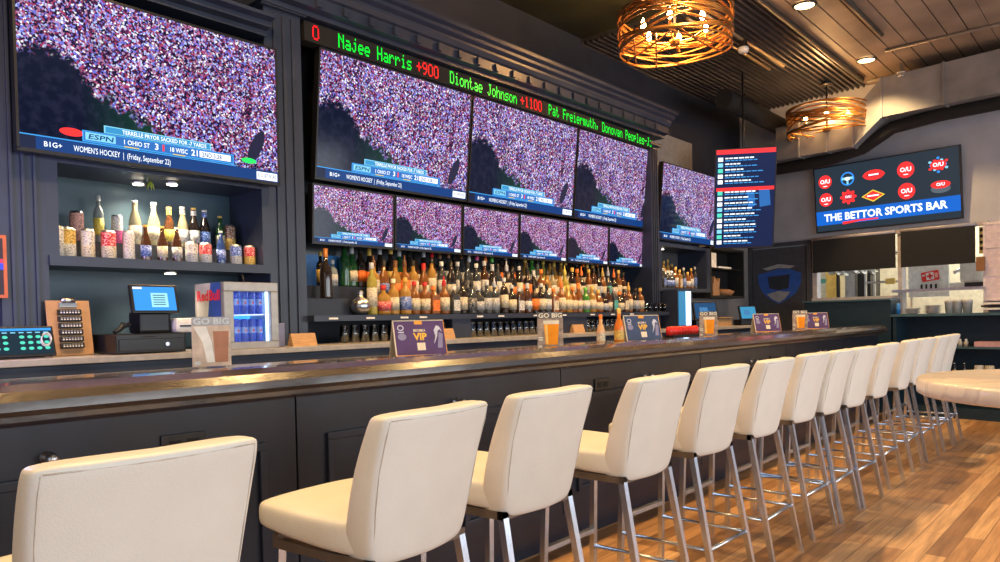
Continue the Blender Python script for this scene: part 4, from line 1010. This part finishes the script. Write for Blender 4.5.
MB().box((-w + .055, .010, .04), (w - .045, .014, FZ - .05)).build('door_glass', PANE, d)
MB().box((-w + .02, .27, .035), (w - .02, .30, FZ - .035)).build('lit_back', E_COOLB, t)
MB().box((-w + .02, .04, .185), (w - .02, .27, .190)).build('shelf', CHROME, t)
m = MB(); m.box((-w + .045, .032, .04), (-w + .056, .045, FZ - .05)); m.box((w - .056, .032, .04), (w - .045, .045, FZ - .05)); m.build('light_strip', E_COOL, t)
# side panel artwork: red lettering over grey and blue
m = MB(); sr = pm('decal_red', (.75, .02, .04), .4); sbl = pm('decal_blue', (.03, .08, .36), .4); sgy = pm('decal_silver', (.5, .5, .5), .35)
m.rect(0, .27, 0, FZ, 0, sgy); m.poly([(.09, 0), (.27, 0), (.27, FZ), (.16, FZ)], -.001, sbl)
m.text('Red', .055, sr, .01, -.002, .27, 'L', .03, fit=.125); m.text('Bull', .055, sr, .145, -.002, .27, 'L', .03, fit=.115)
s = m.build('side_decal', None, t, (-w - .001, .30, 0)); s.rotation_euler = (0, 0, -PI / 2)
for z, nmz in ((.036, 'lower'), (.191, 'upper')):
    for k in range(5):
        t2 = empty('energy_drink_can', (2.1525 - .095 + k * .046, FY + .085, CT + z), 0, 'blue and silver energy drink can, %s from the left on the %s fridge shelf' % (nm[k], nmz), 'can', 'cans in the countertop fridge')
        def g():
            b = MB(); cb = pm('can_blue', (.01, .06, .60), .35); cs = pm('can_silver', (.20, .32, .7), .3, .3)
            b.lathe([(0, 0), (.017, 0), (.020, .006), (.020, .05)], cb); b.lathe([(.020, .05), (.020, .085)], cs); b.lathe([(.020, .085), (.020, .122), (.017, .13), (0, .13)], cb)
            me = bpy.data.meshes.new('m'); b.bm.to_mesh(me); b.bm.free()
            for q in b.mats: me.materials.append(q)
            return me
        put('can_body', cached('rb', g), t2)
        put('emblem', cached('rbe', lambda: meshof(MB().disc(0, .065, .006, .007, -.0206, None, 12), em('can_red', (.8, .05, .05), .6))), t2)
area((2.1525, FY + .20, CT + FZ - .05), .2, .05, .7, (.55, .75, 1.), (0, 0, 0)).parent = None
t = empty('fridge_power_cord', (2.27, 3.98, CT + FZ), 0, 'thin black cord above the countertop fridge', 'cord'); MB().tube([(0, 0, 0), (.0, .02, .06), (.0, .1, .10), (0, .35, .12)], .004, BLACK, 6).build('cord', BLACK, t)
m = MB(); m.box((2.40, 3.86, CT), (2.455, 3.97, CT + .14), None, None, .005); tag(m.build('plastic_bin', pm('bin_blue_grey', (.20, .21, .34), .4)), 'slim blue grey plastic bin right of the countertop fridge', 'bin')
for i, (x0, x1, y, lab) in enumerate(((2.47, 2.64, 3.80, 'tan wooden block on the counter below the wide pilaster'), (3.80, 3.93, 3.90, 'tan wooden block on the counter right of the nearest VIP card'), (5.45, 5.62, 3.90, 'tan wooden block on the counter left of the GO BIG beer card'))):
    m = MB(); m.prism([(y, CT), (y + .06, CT), (y + .035, CT + .075), (y + .025, CT + .075)], 'x', x0, x1); tag(m.build('wooden_sign_block', TAN), lab, 'sign block')
# bay 3 counter things
t = empty('glowing_cooler', (7.42, 3.80, CT), 0, 'small cooler with a bright blue light at the far counter', 'cooler')
m = MB(); m.box((-.16, .03, 0), (.16, .35, .42)); m.build('case', NAVY, t); MB().box((.0, .012, .03), (.11, .03, .40)).build('light_panel', E_COOL, t); MB().box((-.14, .015, .03), (.0, .03, .40)).build('glass_door', em('cooler_dim', (.06, .3, .55), .8), t)
for i, (x, y, a, lab, sc, col) in enumerate(((7.78, 3.78, -35, 'second point of sale terminal beside the glowing cooler', 1.25, 'pos2'), (9.0, 3.80, -30, 'far point of sale terminal below the open black cabinet', 1.05, 'pos3'))):
    t = empty('point_of_sale_terminal', (x, y, CT), rad(a), lab, 'register'); t.scale = (sc,) * 3
    MB().box((-.09, -.02, 0), (.09, .14, .07), BLACK, None, .01).build('stand', BLACK, t)
    Mt = Matrix.Translation((0, -.03, .15)) @ Matrix.Rotation(rad(-16), 4, 'X')
    MB().box((-.118, 0, -.085), (.118, .025, .085), BLACK, Mt, .006).build('monitor', BLACK, t)
    s = MB().rect(-.105, .105, -.072, .072, -.001, em('scr' + col, (.02, .09, .22) if i == 0 else (.06, .35, .6), .8)).rect(-.06, .02, -.03, .03, -.002, em('scrp' + col, (.06, .2, .42), 1)).build('screen', None, t); s.matrix_local = Mt
m = MB(); m.box((8.0, 3.72, CT), (8.38, 3.98, CT + .085), None, None, .005); m.box((8.02, 3.70, CT + .1), (8.36, 3.98, CT + .11), PAPERW); m.box((8.02, 3.75, CT + .08), (8.3, 3.95, CT + .1), PAPERW)
tag(m.build('paper_tray', TAN), 'wooden tray of papers between the two far registers', 'tray')
# paper goods in the open cabinet
t = empty('paper_bag', (8.80, 4.10, 1.472), 0, 'crumpled brown paper bag in the open black cabinet', 'bag')
m = MB(); m.prism([(-.09, 0), (.09, 0), (.08, .10), (.10, .22), (.02, .17), (-.06, .24), (-.10, .12)], 'y', 0, .10); m.build('bag', pm('kraft_paper', (.34, .19, .10), .8, bump=.5), t)
m = MB(); m.lathe([(0, 0), (.12, 0), (.16, .05), (.10, .08), (0, .09)], None, (9.08, 4.16, 1.472), 16); tag(m.build('bread_basket', pm('kraft_dark', (.30, .15, .07), .8, bump=.5)), 'brown basket right of the paper bag in the cabinet', 'basket')
m = MB(); m.box((8.62, 4.08, 1.816), (8.76, 4.2, 2.0)); tag(m.build('white_box', PAPERW), 'white box standing on the open cabinet shelf', 'box')
m = MB(); m.box((8.82, 4.08, 1.816), (9.2, 4.2, 1.84)); tag(m.build('folded_papers', PAPERW), 'flat white papers on the open cabinet shelf', 'papers')

# ------------------------------------------------------------------ things on the bar
BZ = 1.0505
BEER = pm('print_beer', (.90, .30, .01), .6, spec=.2); FOAM = pm('print_foam', (.8, .72, .55), .5)
def beer_card(loc, rot, label, painted_glare=False, s=1.):
    t = empty('beer_card_holder', loc, rot, label, 'table sign'); t.scale = (s,) * 3
    W, H = .155, .205
    m = MB(); m.box((-W / 2, .003, .004), (W / 2, .005, H)); m.box((-W / 2, -.035, 0), (W / 2, .035, .004)); m.build('acrylic_stand', ACRY, t)
    bg = pm('card_brown', (.34, .25, .19), .6, var=.5, scale=30) if not painted_glare else pm('card_glare', (.62, .50, .42), .6, var=.25, scale=20)  # the pale variant has the glare of the acrylic put into its colours
    m = MB(); m.box((-W / 2 + .002, -.0015, .005), (W / 2 - .002, .0025, H - .002), bg)
    m.rect(-W / 2 + .002, W / 2 - .002, H - .036, H - .002, -.0018, pm('card_header', (.10, .09, .09), .6) if not painted_glare else pm('card_header_glare', (.40, .42, .48), .6))
    m.text('GO BIG', .024, FOAM if not painted_glare else pm('glare_letters', (.62, .68, .75), .6), 0, -.0022, H - .031, 'C', .03, fit=W * .9)
    if not painted_glare:
        m.poly([(-.030, .025), (.042, .025), (.052, .150), (-.040, .150)], -.0019, BEER); m.poly([(-.040, .138), (.051, .138), (.053, .158), (-.042, .158)], -.0021, FOAM)
        m.poly([(-.026, .03), (-.014, .03), (-.018, .14), (-.034, .14)], -.0021, pm('print_beer_light', (.95, .55, .10), .5))
        m.rect(-.072, -.045, .05, .056, -.0021, FOAM); m.rect(-.072, -.045, .062, .068, -.0021, FOAM); m.rect(-.072, -.050, .012, .022, -.0021, FOAM)
    else:
        m.poly([(.012, .02), (.062, .02), (.068, .145), (.005, .145)], -.0019, pm('print_beer_glare', (.42, .18, .10), .5)); m.poly([(-.07, .165), (-.02, .165), (.0, .10), (.01, .02), (-.02, .02), (-.035, .10)], -.0021, pm('glare_swoosh', (.85, .84, .82), .5))  # washed-out beer and white swoosh paint the glare on the holder
        m.rect(-.068, -.045, .012, .026, -.0021, pm('glare_letters', (.62, .68, .75), .6))
    m.build('printed_card', None, t)
    return t
beer_card((1.50, 2.90, BZ), rad(-12), 'acrylic card holder, its pale beer picture coloured with glare, on the near bar', True, 1.02)
beer_card((3.29, 2.52, BZ), rad(-30), 'GO BIG beer card in the middle of the bar, left of the sauce bottles', False, 1.02)
beer_card((5.55, 2.66, BZ), rad(-42), 'GO BIG beer card right of the red plastic row')
beer_card((7.61, 2.66, BZ), rad(-50), 'farthest GO BIG beer card, between two VIP cards')
PUR = pm('card_purple', (.085, .045, .16), .5); PURB = pm('card_blue', (.04, .07, .17), .5); ORG = pm('card_orange', (.80, .36, .05), .5); CY = pm('card_cream', (.78, .70, .55), .5); GHO = pm('card_ghost', (.25, .24, .42), .5); GHL = pm('card_ghost_light', (.55, .58, .72), .5)
def vip(loc, rot, label, back, s=1.):
    t = empty('vip_table_tent', (loc[0], loc[1], loc[2] + .002), rot, label, 'table sign'); t.scale = (s,) * 3
    W, H, D = .265, .175, .055
    Ml = Matrix.Rotation(math.atan2(-D, H), 4, 'X')   # leans back towards +y
    m = MB()
    a = math.atan2(D, H); L = math.hypot(D, H)
    F = MB(); F.box((-W / 2, 0, 0), (W / 2, .0022, L), CY)
    F.rect(-W / 2 + .006, W / 2 - .002, .008, L - .005, -.0008, back); F.rect(-W / 2, W / 2, 0, .007, -.001, ORG); F.rect(W / 2 - .003, W / 2, 0, L, -.001, ORG); F.rect(-W / 2, W / 2, L - .003, L, -.001, ORG)
    F.rect(-.022, .018, L - .022, L - .002, -.0014, ORG); F.text('BECOME A', .012, CY, 0, -.0014, .125, 'C', .03, fit=.062)
    F.text('VIP', .034, pm('vip_gold', (.85, .50, .05), .5), 0, -.0014, .083, 'C', .04, fit=.07)
    F.rect(-.02, .022, .03, .068, -.0014, CY)
    F.disc(-.095, .145, .017, .015, -.0014, GHL, 12); F.disc(-.095, .145, .012, .010, -.0016, back, 12); F.disc(-.092, .100, .022, .018, -.0014, GHO, 12); F.rect(-.11, -.08, .120, .126, -.0014, GHL)
    F.poly([(.068, .06), (.08, .10), (.075, .13), (.09, .155), (.105, .15), (.118, .12), (.105, .135), (.095, .125), (.09, .10), (.075, .07)], -.0014, GHL); F.poly([(.085, .04), (.11, .04), (.12, .11), (.10, .12)], -.0012, GHO)
    f = F.build('printed_card', None, t); f.rotation_euler = (-a, 0, 0); f.location = (0, -D, 0)
    b = MB().box((-W / 2, 0, 0), (W / 2, .0022, L)).build('rear_flap', CY, t); b.rotation_euler = (a, 0, 0); b.location = (0, D - .003, 0)
    return t
vip((2.46, 2.70, BZ), rad(-22), 'nearest VIP tent card, purple with orange edges, on the bar', PUR, 1.0)
vip((4.47, 2.64, BZ), rad(-30), 'blue VIP tent card beside the amber sauce bottles', PURB, 1.03)
vip((7.03, 2.78, BZ), rad(-40), 'dark VIP tent card between the second and last beer cards', PUR, 1.0)
vip((8.30, 2.74, BZ), rad(-48), 'farthest VIP tent card near the end of the bar', PUR, 1.0)
for (x, y, g, s, lab) in ((3.84, 2.55, 'cream', .88, 'pale sauce bottle with orange cap on the bar'), (3.97, 2.50, 'orange', 1.05, 'amber sauce bottle with gold cap on the bar')):
    t = empty('sauce_bottle', (x, y, BZ), 0, lab, 'bottle'); t.scale = (s,) * 3
    MB().lathe([(0, 0), (.026, 0), (.030, .01), (.030, .10), (.022, .13), (.012, .155), (.011, .19), (0, .19)], pm('sauce_' + g, (.72, .42, .20) if g == 'cream' else (.70, .20, .02), .2, coat=.6)).build('glass_body', None, t)
    MB().lathe([(.0305, .03), (.0305, .085)]).build('label', lmat('cream' if g == 'cream' else 'gold'), t)
    MB().lathe([(.012, .185), (.013, .215), (0, .217)]).build('cap', cmat('orange' if g == 'cream' else 'gold'), t)
t = empty('red_glass_rack', (5.56, 2.90, BZ), rad(0), 'row of bright red ribbed plastic at the inner side of the bar', 'rack')
m = MB(); m.box((-.22, -.04, .0), (.26, .04, .02)); m.build('base', BLACK, t)
m = MB()
for k in range(10): m.lathe([(0, .018), (.026, .018), (.031, .05), (.026, .08), (.015, .088), (0, .088)], RED, (-.205 + k * .049, 0, 0), 12)
m.build('ribbed_body', RED, t)

# ------------------------------------------------------------------ end wall: cabinet, pass, kitchen
t = empty('end_wall_cabinet', tuple(P0), EW, 'dark teal open shelf cabinet under the kitchen pass', 'cabinet')
TEAL = pm('dark_teal_paint', (.010, .030, .050), .45); TEALL = pm('teal_top', (.05, .11, .15), .35)
m = MB()
for s0, s1, z0, z1, d0, d1 in ((2.05, 3.95, .0, .12, 0, .33), (2.05, 2.09, .12, 1.16, 0, .35), (3.9, 3.95, .12, 1.16, 0, .35), (2.09, 3.9, .12, 1.16, 0, .03)): m.box((s0, -d1, z0), (s1, -d0, z1))
m.build('carcase', TEAL, t)
MB().box((2.03, -.37, 1.16), (3.97, 0, 1.19)).build('top', TEALL, t)
MB().box((2.09, -.34, .79), (3.9, -.03, .81)).build('shelf', TEALL, t); MB().box((2.09, -.34, .46), (3.9, -.03, .48)).build('shelf', TEALL, t)
t = empty('pass_cabinet', tuple(P0), EW, 'low dark cabinet against the end wall behind the bar end', 'cabinet')
MB().box((.97, -.35, 0), (2.03, -.065, 1.36)).build('carcase', TEAL, t); MB().box((.95, -.37, 1.36), (2.03, -.065, 1.38)).build('top', TEALL, t)
def blind(s0, s1, label):
    t = empty('roller_blind', tuple(P0), EW, label, 'blind', 'blinds over the kitchen pass')
    MB().box((s0, -.085, 1.765), (s1, -.08, 2.18)).build('fabric', pm('blind_fabric', (.012, .014, .018), .8, var=.3, scale=60), t)
    MB().cyl((s0, -.07, 2.195), (s1, -.07, 2.195), .022, None, None).build('roller', pm('roller_grey', (.35, .33, .34), .4), t)
    MB().box((s0, -.09, 1.755), (s1, -.075, 1.77)).build('hem_bar', BLACK, t)
blind(.96, 1.99, 'left black roller blind half lowered over the kitchen pass'); blind(2.05, 2.84, 'right black roller blind half lowered over the kitchen pass')
t = empty('pass_shelf', tuple(P0), EW, 'grey steel shelf across the right half of the pass', 'shelf'); MB().box((1.95, -.10, 1.455), (2.93, .14, 1.485)).build('board', CHROME, t)
for i, (s, r_, n) in enumerate(((2.20, .09, 4), (2.42, .09, 6))):
    for k in range(n):
        t2 = empty('plate', E_(s, .16, 1.191 + k * .016), 0, 'grey plate in the %s stack below the pass shelf, %s from the bottom' % (['left', 'right'][i], nm[k]), 'plate', 'plates stacked below the pass')
        put('dish', cached('plate', lambda: meshof(MB().lathe([(0, 0), (.05, 0), (.09, .014), (.088, .017), (.05, .004), (0, .004)], None, seg=20), pm('plate_grey', (.40, .40, .42), .35))), t2)
for i, s in enumerate((2.60, 2.68, 2.78)):
    t2 = empty('food_container', E_(s, .16, 1.191), 0, 'stacked pale tub below the pass shelf, %s from the plates' % nm[i], 'container', 'tubs below the pass')
    MB().lathe([(0, 0), (.045, 0), (.052, .12), (.056, .125), (.05, .15), (0, .15)], pm('tub_grey', (.45, .46, .48), .4), seg=16).build('tub', None, t2)
m = MB(); m.cyl((0, 0, 0), (0, 0, .13), .028, .022, pm('cup_blue', (.03, .2, .6), .3)); tag(m.build('blue_cup', None, None, E_(2.06, .2, 1.191)), 'small blue cup on the cabinet under the pass post', 'cup')
# kitchen behind the pass
m = MB()
m.box((.2, 2.3, 0), (4.6, 2.4, 3.2)); m.box((.1, .12, 0), (.2, 2.4, 3.2)); m.box((4.6, .12, 0), (4.7, 2.4, 3.2)); m.box((.1, .12, 3.2), (4.7, 2.4, 3.3))
tag(m.build('wall_kitchen', KWALL, None, tuple(P0), EW), kind='structure')
kt = Matrix.Translation(P0) @ Matrix.Rotation(EW, 4, 'Z')
def K(s, d, z): return tuple(kt @ Vector((s, d, z)))
def kthing(name, mb, mat, label, cat): return tag(mb.build(name, mat, None, tuple(P0), EW), label, cat)
kthing('kitchen_door', MB().box((.55, 1.2, 0), (.735, 1.26, 2.4)), KYEL, 'yellow lit door panel inside the kitchen', 'door')
kthing('white_partition', MB().box((.22, 1.3, 0), (.56, 1.4, 3.0)), KWHITE, 'white partition at the left of the kitchen opening', 'partition')
m = MB(); m.disc(.47, 1.70, .06, .035, 1.29, None); kthing('oval_sticker', m, pm('sticker_teal', (.1, .4, .45), .5), 'teal oval sticker on the white kitchen partition', 'sticker')
kthing('refrigerator_column', MB().box((.80, 1.25, 0), (.95, 1.5, 2.6), None, None, .01), pm('kitchen_steel', (.45, .46, .50), .35, .6), 'grey steel cupboard beside the yellow door in the kitchen', 'cupboard')
kthing('black_post', MB().box((.745, 1.1, 0), (.775, 1.15, 2.4)), BLACK, 'black post in front of the yellow kitchen door', 'post')
t = empty('kitchen_rack', tuple(P0), EW, 'steel kitchen rack with shelves seen through the left pass opening', 'rack')
m = MB()
for s in (1.24, 1.72):
    for y in (.85, 1.15): m.box((s, y, 0), (s + .025, y + .025, 2.3))
m.build('posts', CHROME, t)
for z in (1.25, 1.62, 2.0): MB().box((1.24, .85, z), (1.745, 1.175, z + .02)).build('shelf', CHROME, t)
for i in range(6):
    s = .85 + i * .10; zz = 1.80 - .015 * (i % 3)
    t2 = empty('hanging_pan', K(s, .75 + .04 * (i % 2), zz), 0, 'dull metal pan hanging in the kitchen, %s from the yellow door' % nm[i], 'pan', 'pans in the kitchen'); t2.rotation_euler = (rad(70), 0, EW + .3 * i)
    MB().lathe([(0, 0), (.05, 0), (.06, .035), (.057, .035), (.047, .004), (0, .004)], pm('dull_steel', (.35, .36, .36), .5, .7), seg=16).build('bowl', None, t2); MB().box((.055, -.008, .025), (.15, .008, .031)).build('handle', CHROME, t2)
kthing('order_sign', MB().box((1.62, .58, 1.585), (1.735, .60, 1.66)), KYEL, 'small yellow sign hanging inside the kitchen pass', 'sign')
for i in range(5):
    m = MB(); s = 1.36 + (i % 3) * .12; z = 1.272 + (i // 3) * .081; m.box((s, .88, z), (s + .11, 1.08, z + .08), None, None, .02)
    kthing('bread_loaf', m, pm('bread', (.62, .40, .20), .8), 'wrapped bread loaf on the kitchen rack, %s of the pile' % nm[i], 'bread')
kthing('black_oven', MB().box((1.02, 1.15, .9), (1.20, 1.5, 1.95), None, None, .01), BLACK, 'tall black appliance in the left pass opening', 'oven')
t = empty('white_board', tuple(P0), EW, 'white board with a red sign and slots in the right pass opening', 'board')
MB().box((1.89, .60, 1.40), (2.36, .63, 1.92), KWHITE, None, .004).build('panel', KWHITE, t)
for k in range(4): MB().box((2.04 + k * .055, .585, 1.50), (2.06 + k * .055, .60, 1.56), BLACKM).build('slot', BLACKM, t)
t = empty('first_aid_sign', E_(2.155, -.585, 1.66), EW, 'tilted red sign with a white cross emblem in the kitchen', 'sign'); t.rotation_euler = (0, rad(-8), EW)
m = MB(); m.box((-.10, -.012, -.06), (.10, 0, .06), RED, None, .008); m.build('plate', RED, t)
m = MB(); m.rect(-.045, .045, -.045, .045, -.0125, WHITE); m.rect(-.035, .035, -.012, .012, -.0135, RED); m.rect(-.012, .012, -.035, .035, -.0135, RED); m.rect(.055, .09, -.03, .03, -.0128, pm('sign_pink', (.8, .4, .38), .5)); m.rect(-.09, -.055, .01, .03, -.0128, WHITE); m.build('emblem', None, t)
t = empty('kitchen_machine', tuple(P0), EW, 'cream counter machine in the right pass opening', 'machine')
m = MB(); m.box((2.45, .30, 1.49), (2.85, .6, 1.56), KWHITE, None, .02); m.box((2.55, .34, 1.56), (2.80, .58, 1.80), KWHITE, None, .03); m.build('housing', KWHITE, t); MB().box((2.62, .29, 1.50), (2.86, .30, 1.55), BLACK).build('front_grille', BLACK, t)
MB().cyl((2.46, .45, 1.68), (2.56, .45, 1.72), .02, .03, CHROME).build('spout', CHROME, t)
kthing('steel_prep_counter', MB().box((2.1, .25, 0), (4.4, .95, 1.15)), CHROME, 'steel counter behind the right pass opening', 'counter')
area(K(2.3, 1.25, 3.1), 1.2, 2.4, 75, (1., .95, .84), (0, 0, 0))
# notice panel at the right border and small stuff
t = empty('notice_panel', E_(3.33, .0, 1.76), EW, 'large pale pink printed panel at the right border', 'notice')
MB().box((-.42, -.06, -.44), (.5, 0, .44), pm('panel_pink', (.66, .56, .62), .4), None, .004).build('panel', None, t)
m = MB(); PW = pm('panel_frame', (.72, .64, .64), .4)
for z in (-.42, -.15, .16, .42): m.box((-.42, -.066, z - .008), (.5, -.06, z + .008), PW)
m.box((-.42, -.066, -.44), (-.40, -.06, .44), PW)
rr = random.Random(4)
for z in (-.34, -.26, .02, .08, -.06, .24, .32):
    for k in range(10):
        if rr.random() < .75: m.box((-.36 + k * .08, -.064, z), (-.33 + k * .08, -.06, z + .02), PW)
m.build('printed_lines', None, t)
m = MB(); m.box((2.86, -.02, 1.86), (2.92, 0, 2.16), pm('menu_yellow', (.65, .60, .25), .5)); 
for z in (1.9, 1.97, 2.04, 2.11): m.box((2.868, -.022, z), (2.912, -.02, z + .035), BLACKM)
kthing('menu_strip', m, None, 'narrow yellow menu strip beside the right blind', 'menu')
kthing('brown_box', MB().box((2.85, -.10, 1.66), (2.93, -.02, 1.82)), pm('box_brown', (.25, .12, .05), .7), 'brown box beneath the yellow menu strip', 'box')
for i in range(3): kthing('clipboard_stack', MB().box((2.95, -.30, 1.22 + i * .03), (3.6, -.02, 1.24 + i * .03)), [PAPERW, BLACK, PAPERW][i], '%s of the flat folders on the end cabinet top' % ['lowest', 'middle', 'topmost'][i], 'folder')
rr = random.Random(2)
for i, s in enumerate((2.66, 2.72, 2.78)):
    t2 = empty('salt_shaker', E_(s, .22, .811), 0, 'small white topped jar on the upper cabinet shelf, %s from the stools' % nm[i], 'jar', 'jars on the end cabinet')
    MB().lathe([(0, 0), (.022, 0), (.024, .05), (.012, .065), (0, .065)], pm('jar_cream', (.6, .55, .45), .4), seg=12).build('body', None, t2); MB().lathe([(.013, .06), (.013, .085), (0, .087)], WHITE, seg=12).build('lid', WHITE, t2)
kthing('napkin_box', MB().box((2.88, -.30, .811), (3.3, -.10, .87), None, None, .004), pm('pink_box', (.55, .32, .34), .6), 'long pink box on the upper cabinet shelf', 'box')
for i, (s, c) in enumerate(((2.50, 'amber'), (2.57, 'clear'), (2.66, 'dark'), (2.76, 'dark'), )):
    bottle('beer', c, 'gold', 'silver', E_(s, .22, .481), 'small %s bottle on the lower cabinet shelf, %s from the stools' % (nice(c), nm[i]), 'bottles on the end cabinet', .62)
for i, (s, c) in enumerate(((2.90, 'white'), (3.0, 'cream'))):
    m = MB(); m.lathe([(0, 0), (.045, 0), (.05, .06), (.045, .12), (0, .12)], lmat(c), (0, 0, 0), 16); tag(m.build('painted_jar', None, None, E_(s, .2, .481)), ['white patterned jar on the lower cabinet shelf', 'cream and green patterned jar on the lower cabinet shelf'][i], 'jar')
# left border poster / device
t = empty('framed_poster', (.975, 3.98, 1.50), 0, 'orange framed dark poster with a blue streak at the left border', 'poster')
MB().box((-.1, 0, -.13), (.10, .02, .16)).build('frame', pm('orange_frame', (.50, .12, .04), .5), t)
m = MB(); m.rect(-.09, .085, -.115, .145, -.001, pm('poster_dark', (.03, .02, .03), .5)); m.rect(-.09, .085, -.0, .03, -.002, em('poster_blue', (.05, .08, .9), 1.)); m.rect(-.09, .085, .03, .05, -.002, pm('poster_red', (.5, .04, .1), .5)); m.build('picture', None, t)

# ------------------------------------------------------------------ broad light
for x in (-.1, 3.7, 7.5): area((x, -3.9, 1.75), 2.9, 2.4, 94, DAY, (rad(-90) + PI, 0, 0))
area((-2.9, 0, 1.9), 3.5, 2.4, 22, DAY, (0, rad(-90), 0))
# purple glow on the near pilaster comes from an added point lamp, unseen beyond the left border
point((.5, 3.55, 1.6), 26, (.50, .42, 1.), .15)
W = bpy.data.worlds.new('world'); bpy.context.scene.world = W; W.use_nodes = True
W.node_tree.nodes['Background'].inputs[0].default_value = (.5, .55, .62, 1); W.node_tree.nodes['Background'].inputs[1].default_value = .05

# ------------------------------------------------------------------ camera
cd = bpy.data.cameras.new('camera'); cam = bpy.data.objects.new('camera', cd); C.objects.link(cam); bpy.context.scene.camera = cam
cd.sensor_width = 36; cd.lens = 740 / 1000 * 36; cd.shift_y = .054; cd.clip_start = .02
a, p, r = rad(41.35), rad(-1.16), rad(1.2)
fw = Vector((math.cos(a) * math.cos(p), math.sin(a) * math.cos(p), math.sin(p)))
rt0 = fw.cross(Vector((0, 0, 1))).normalized(); up0 = rt0.cross(fw)
rt = rt0 * math.cos(r) - up0 * math.sin(r); up = rt0 * math.sin(r) + up0 * math.cos(r)
cam.matrix_world = Matrix(((rt.x, up.x, -fw.x, 0), (rt.y, up.y, -fw.y, 0), (rt.z, up.z, -fw.z, 1.22), (0, 0, 0, 1)))
sc = bpy.context.scene
sc.view_settings.view_transform = 'Standard'; sc.view_settings.look = 'None'; sc.view_settings.gamma = 1; sc.view_settings.use_curve_mapping = False
sc.view_settings.exposure = .25
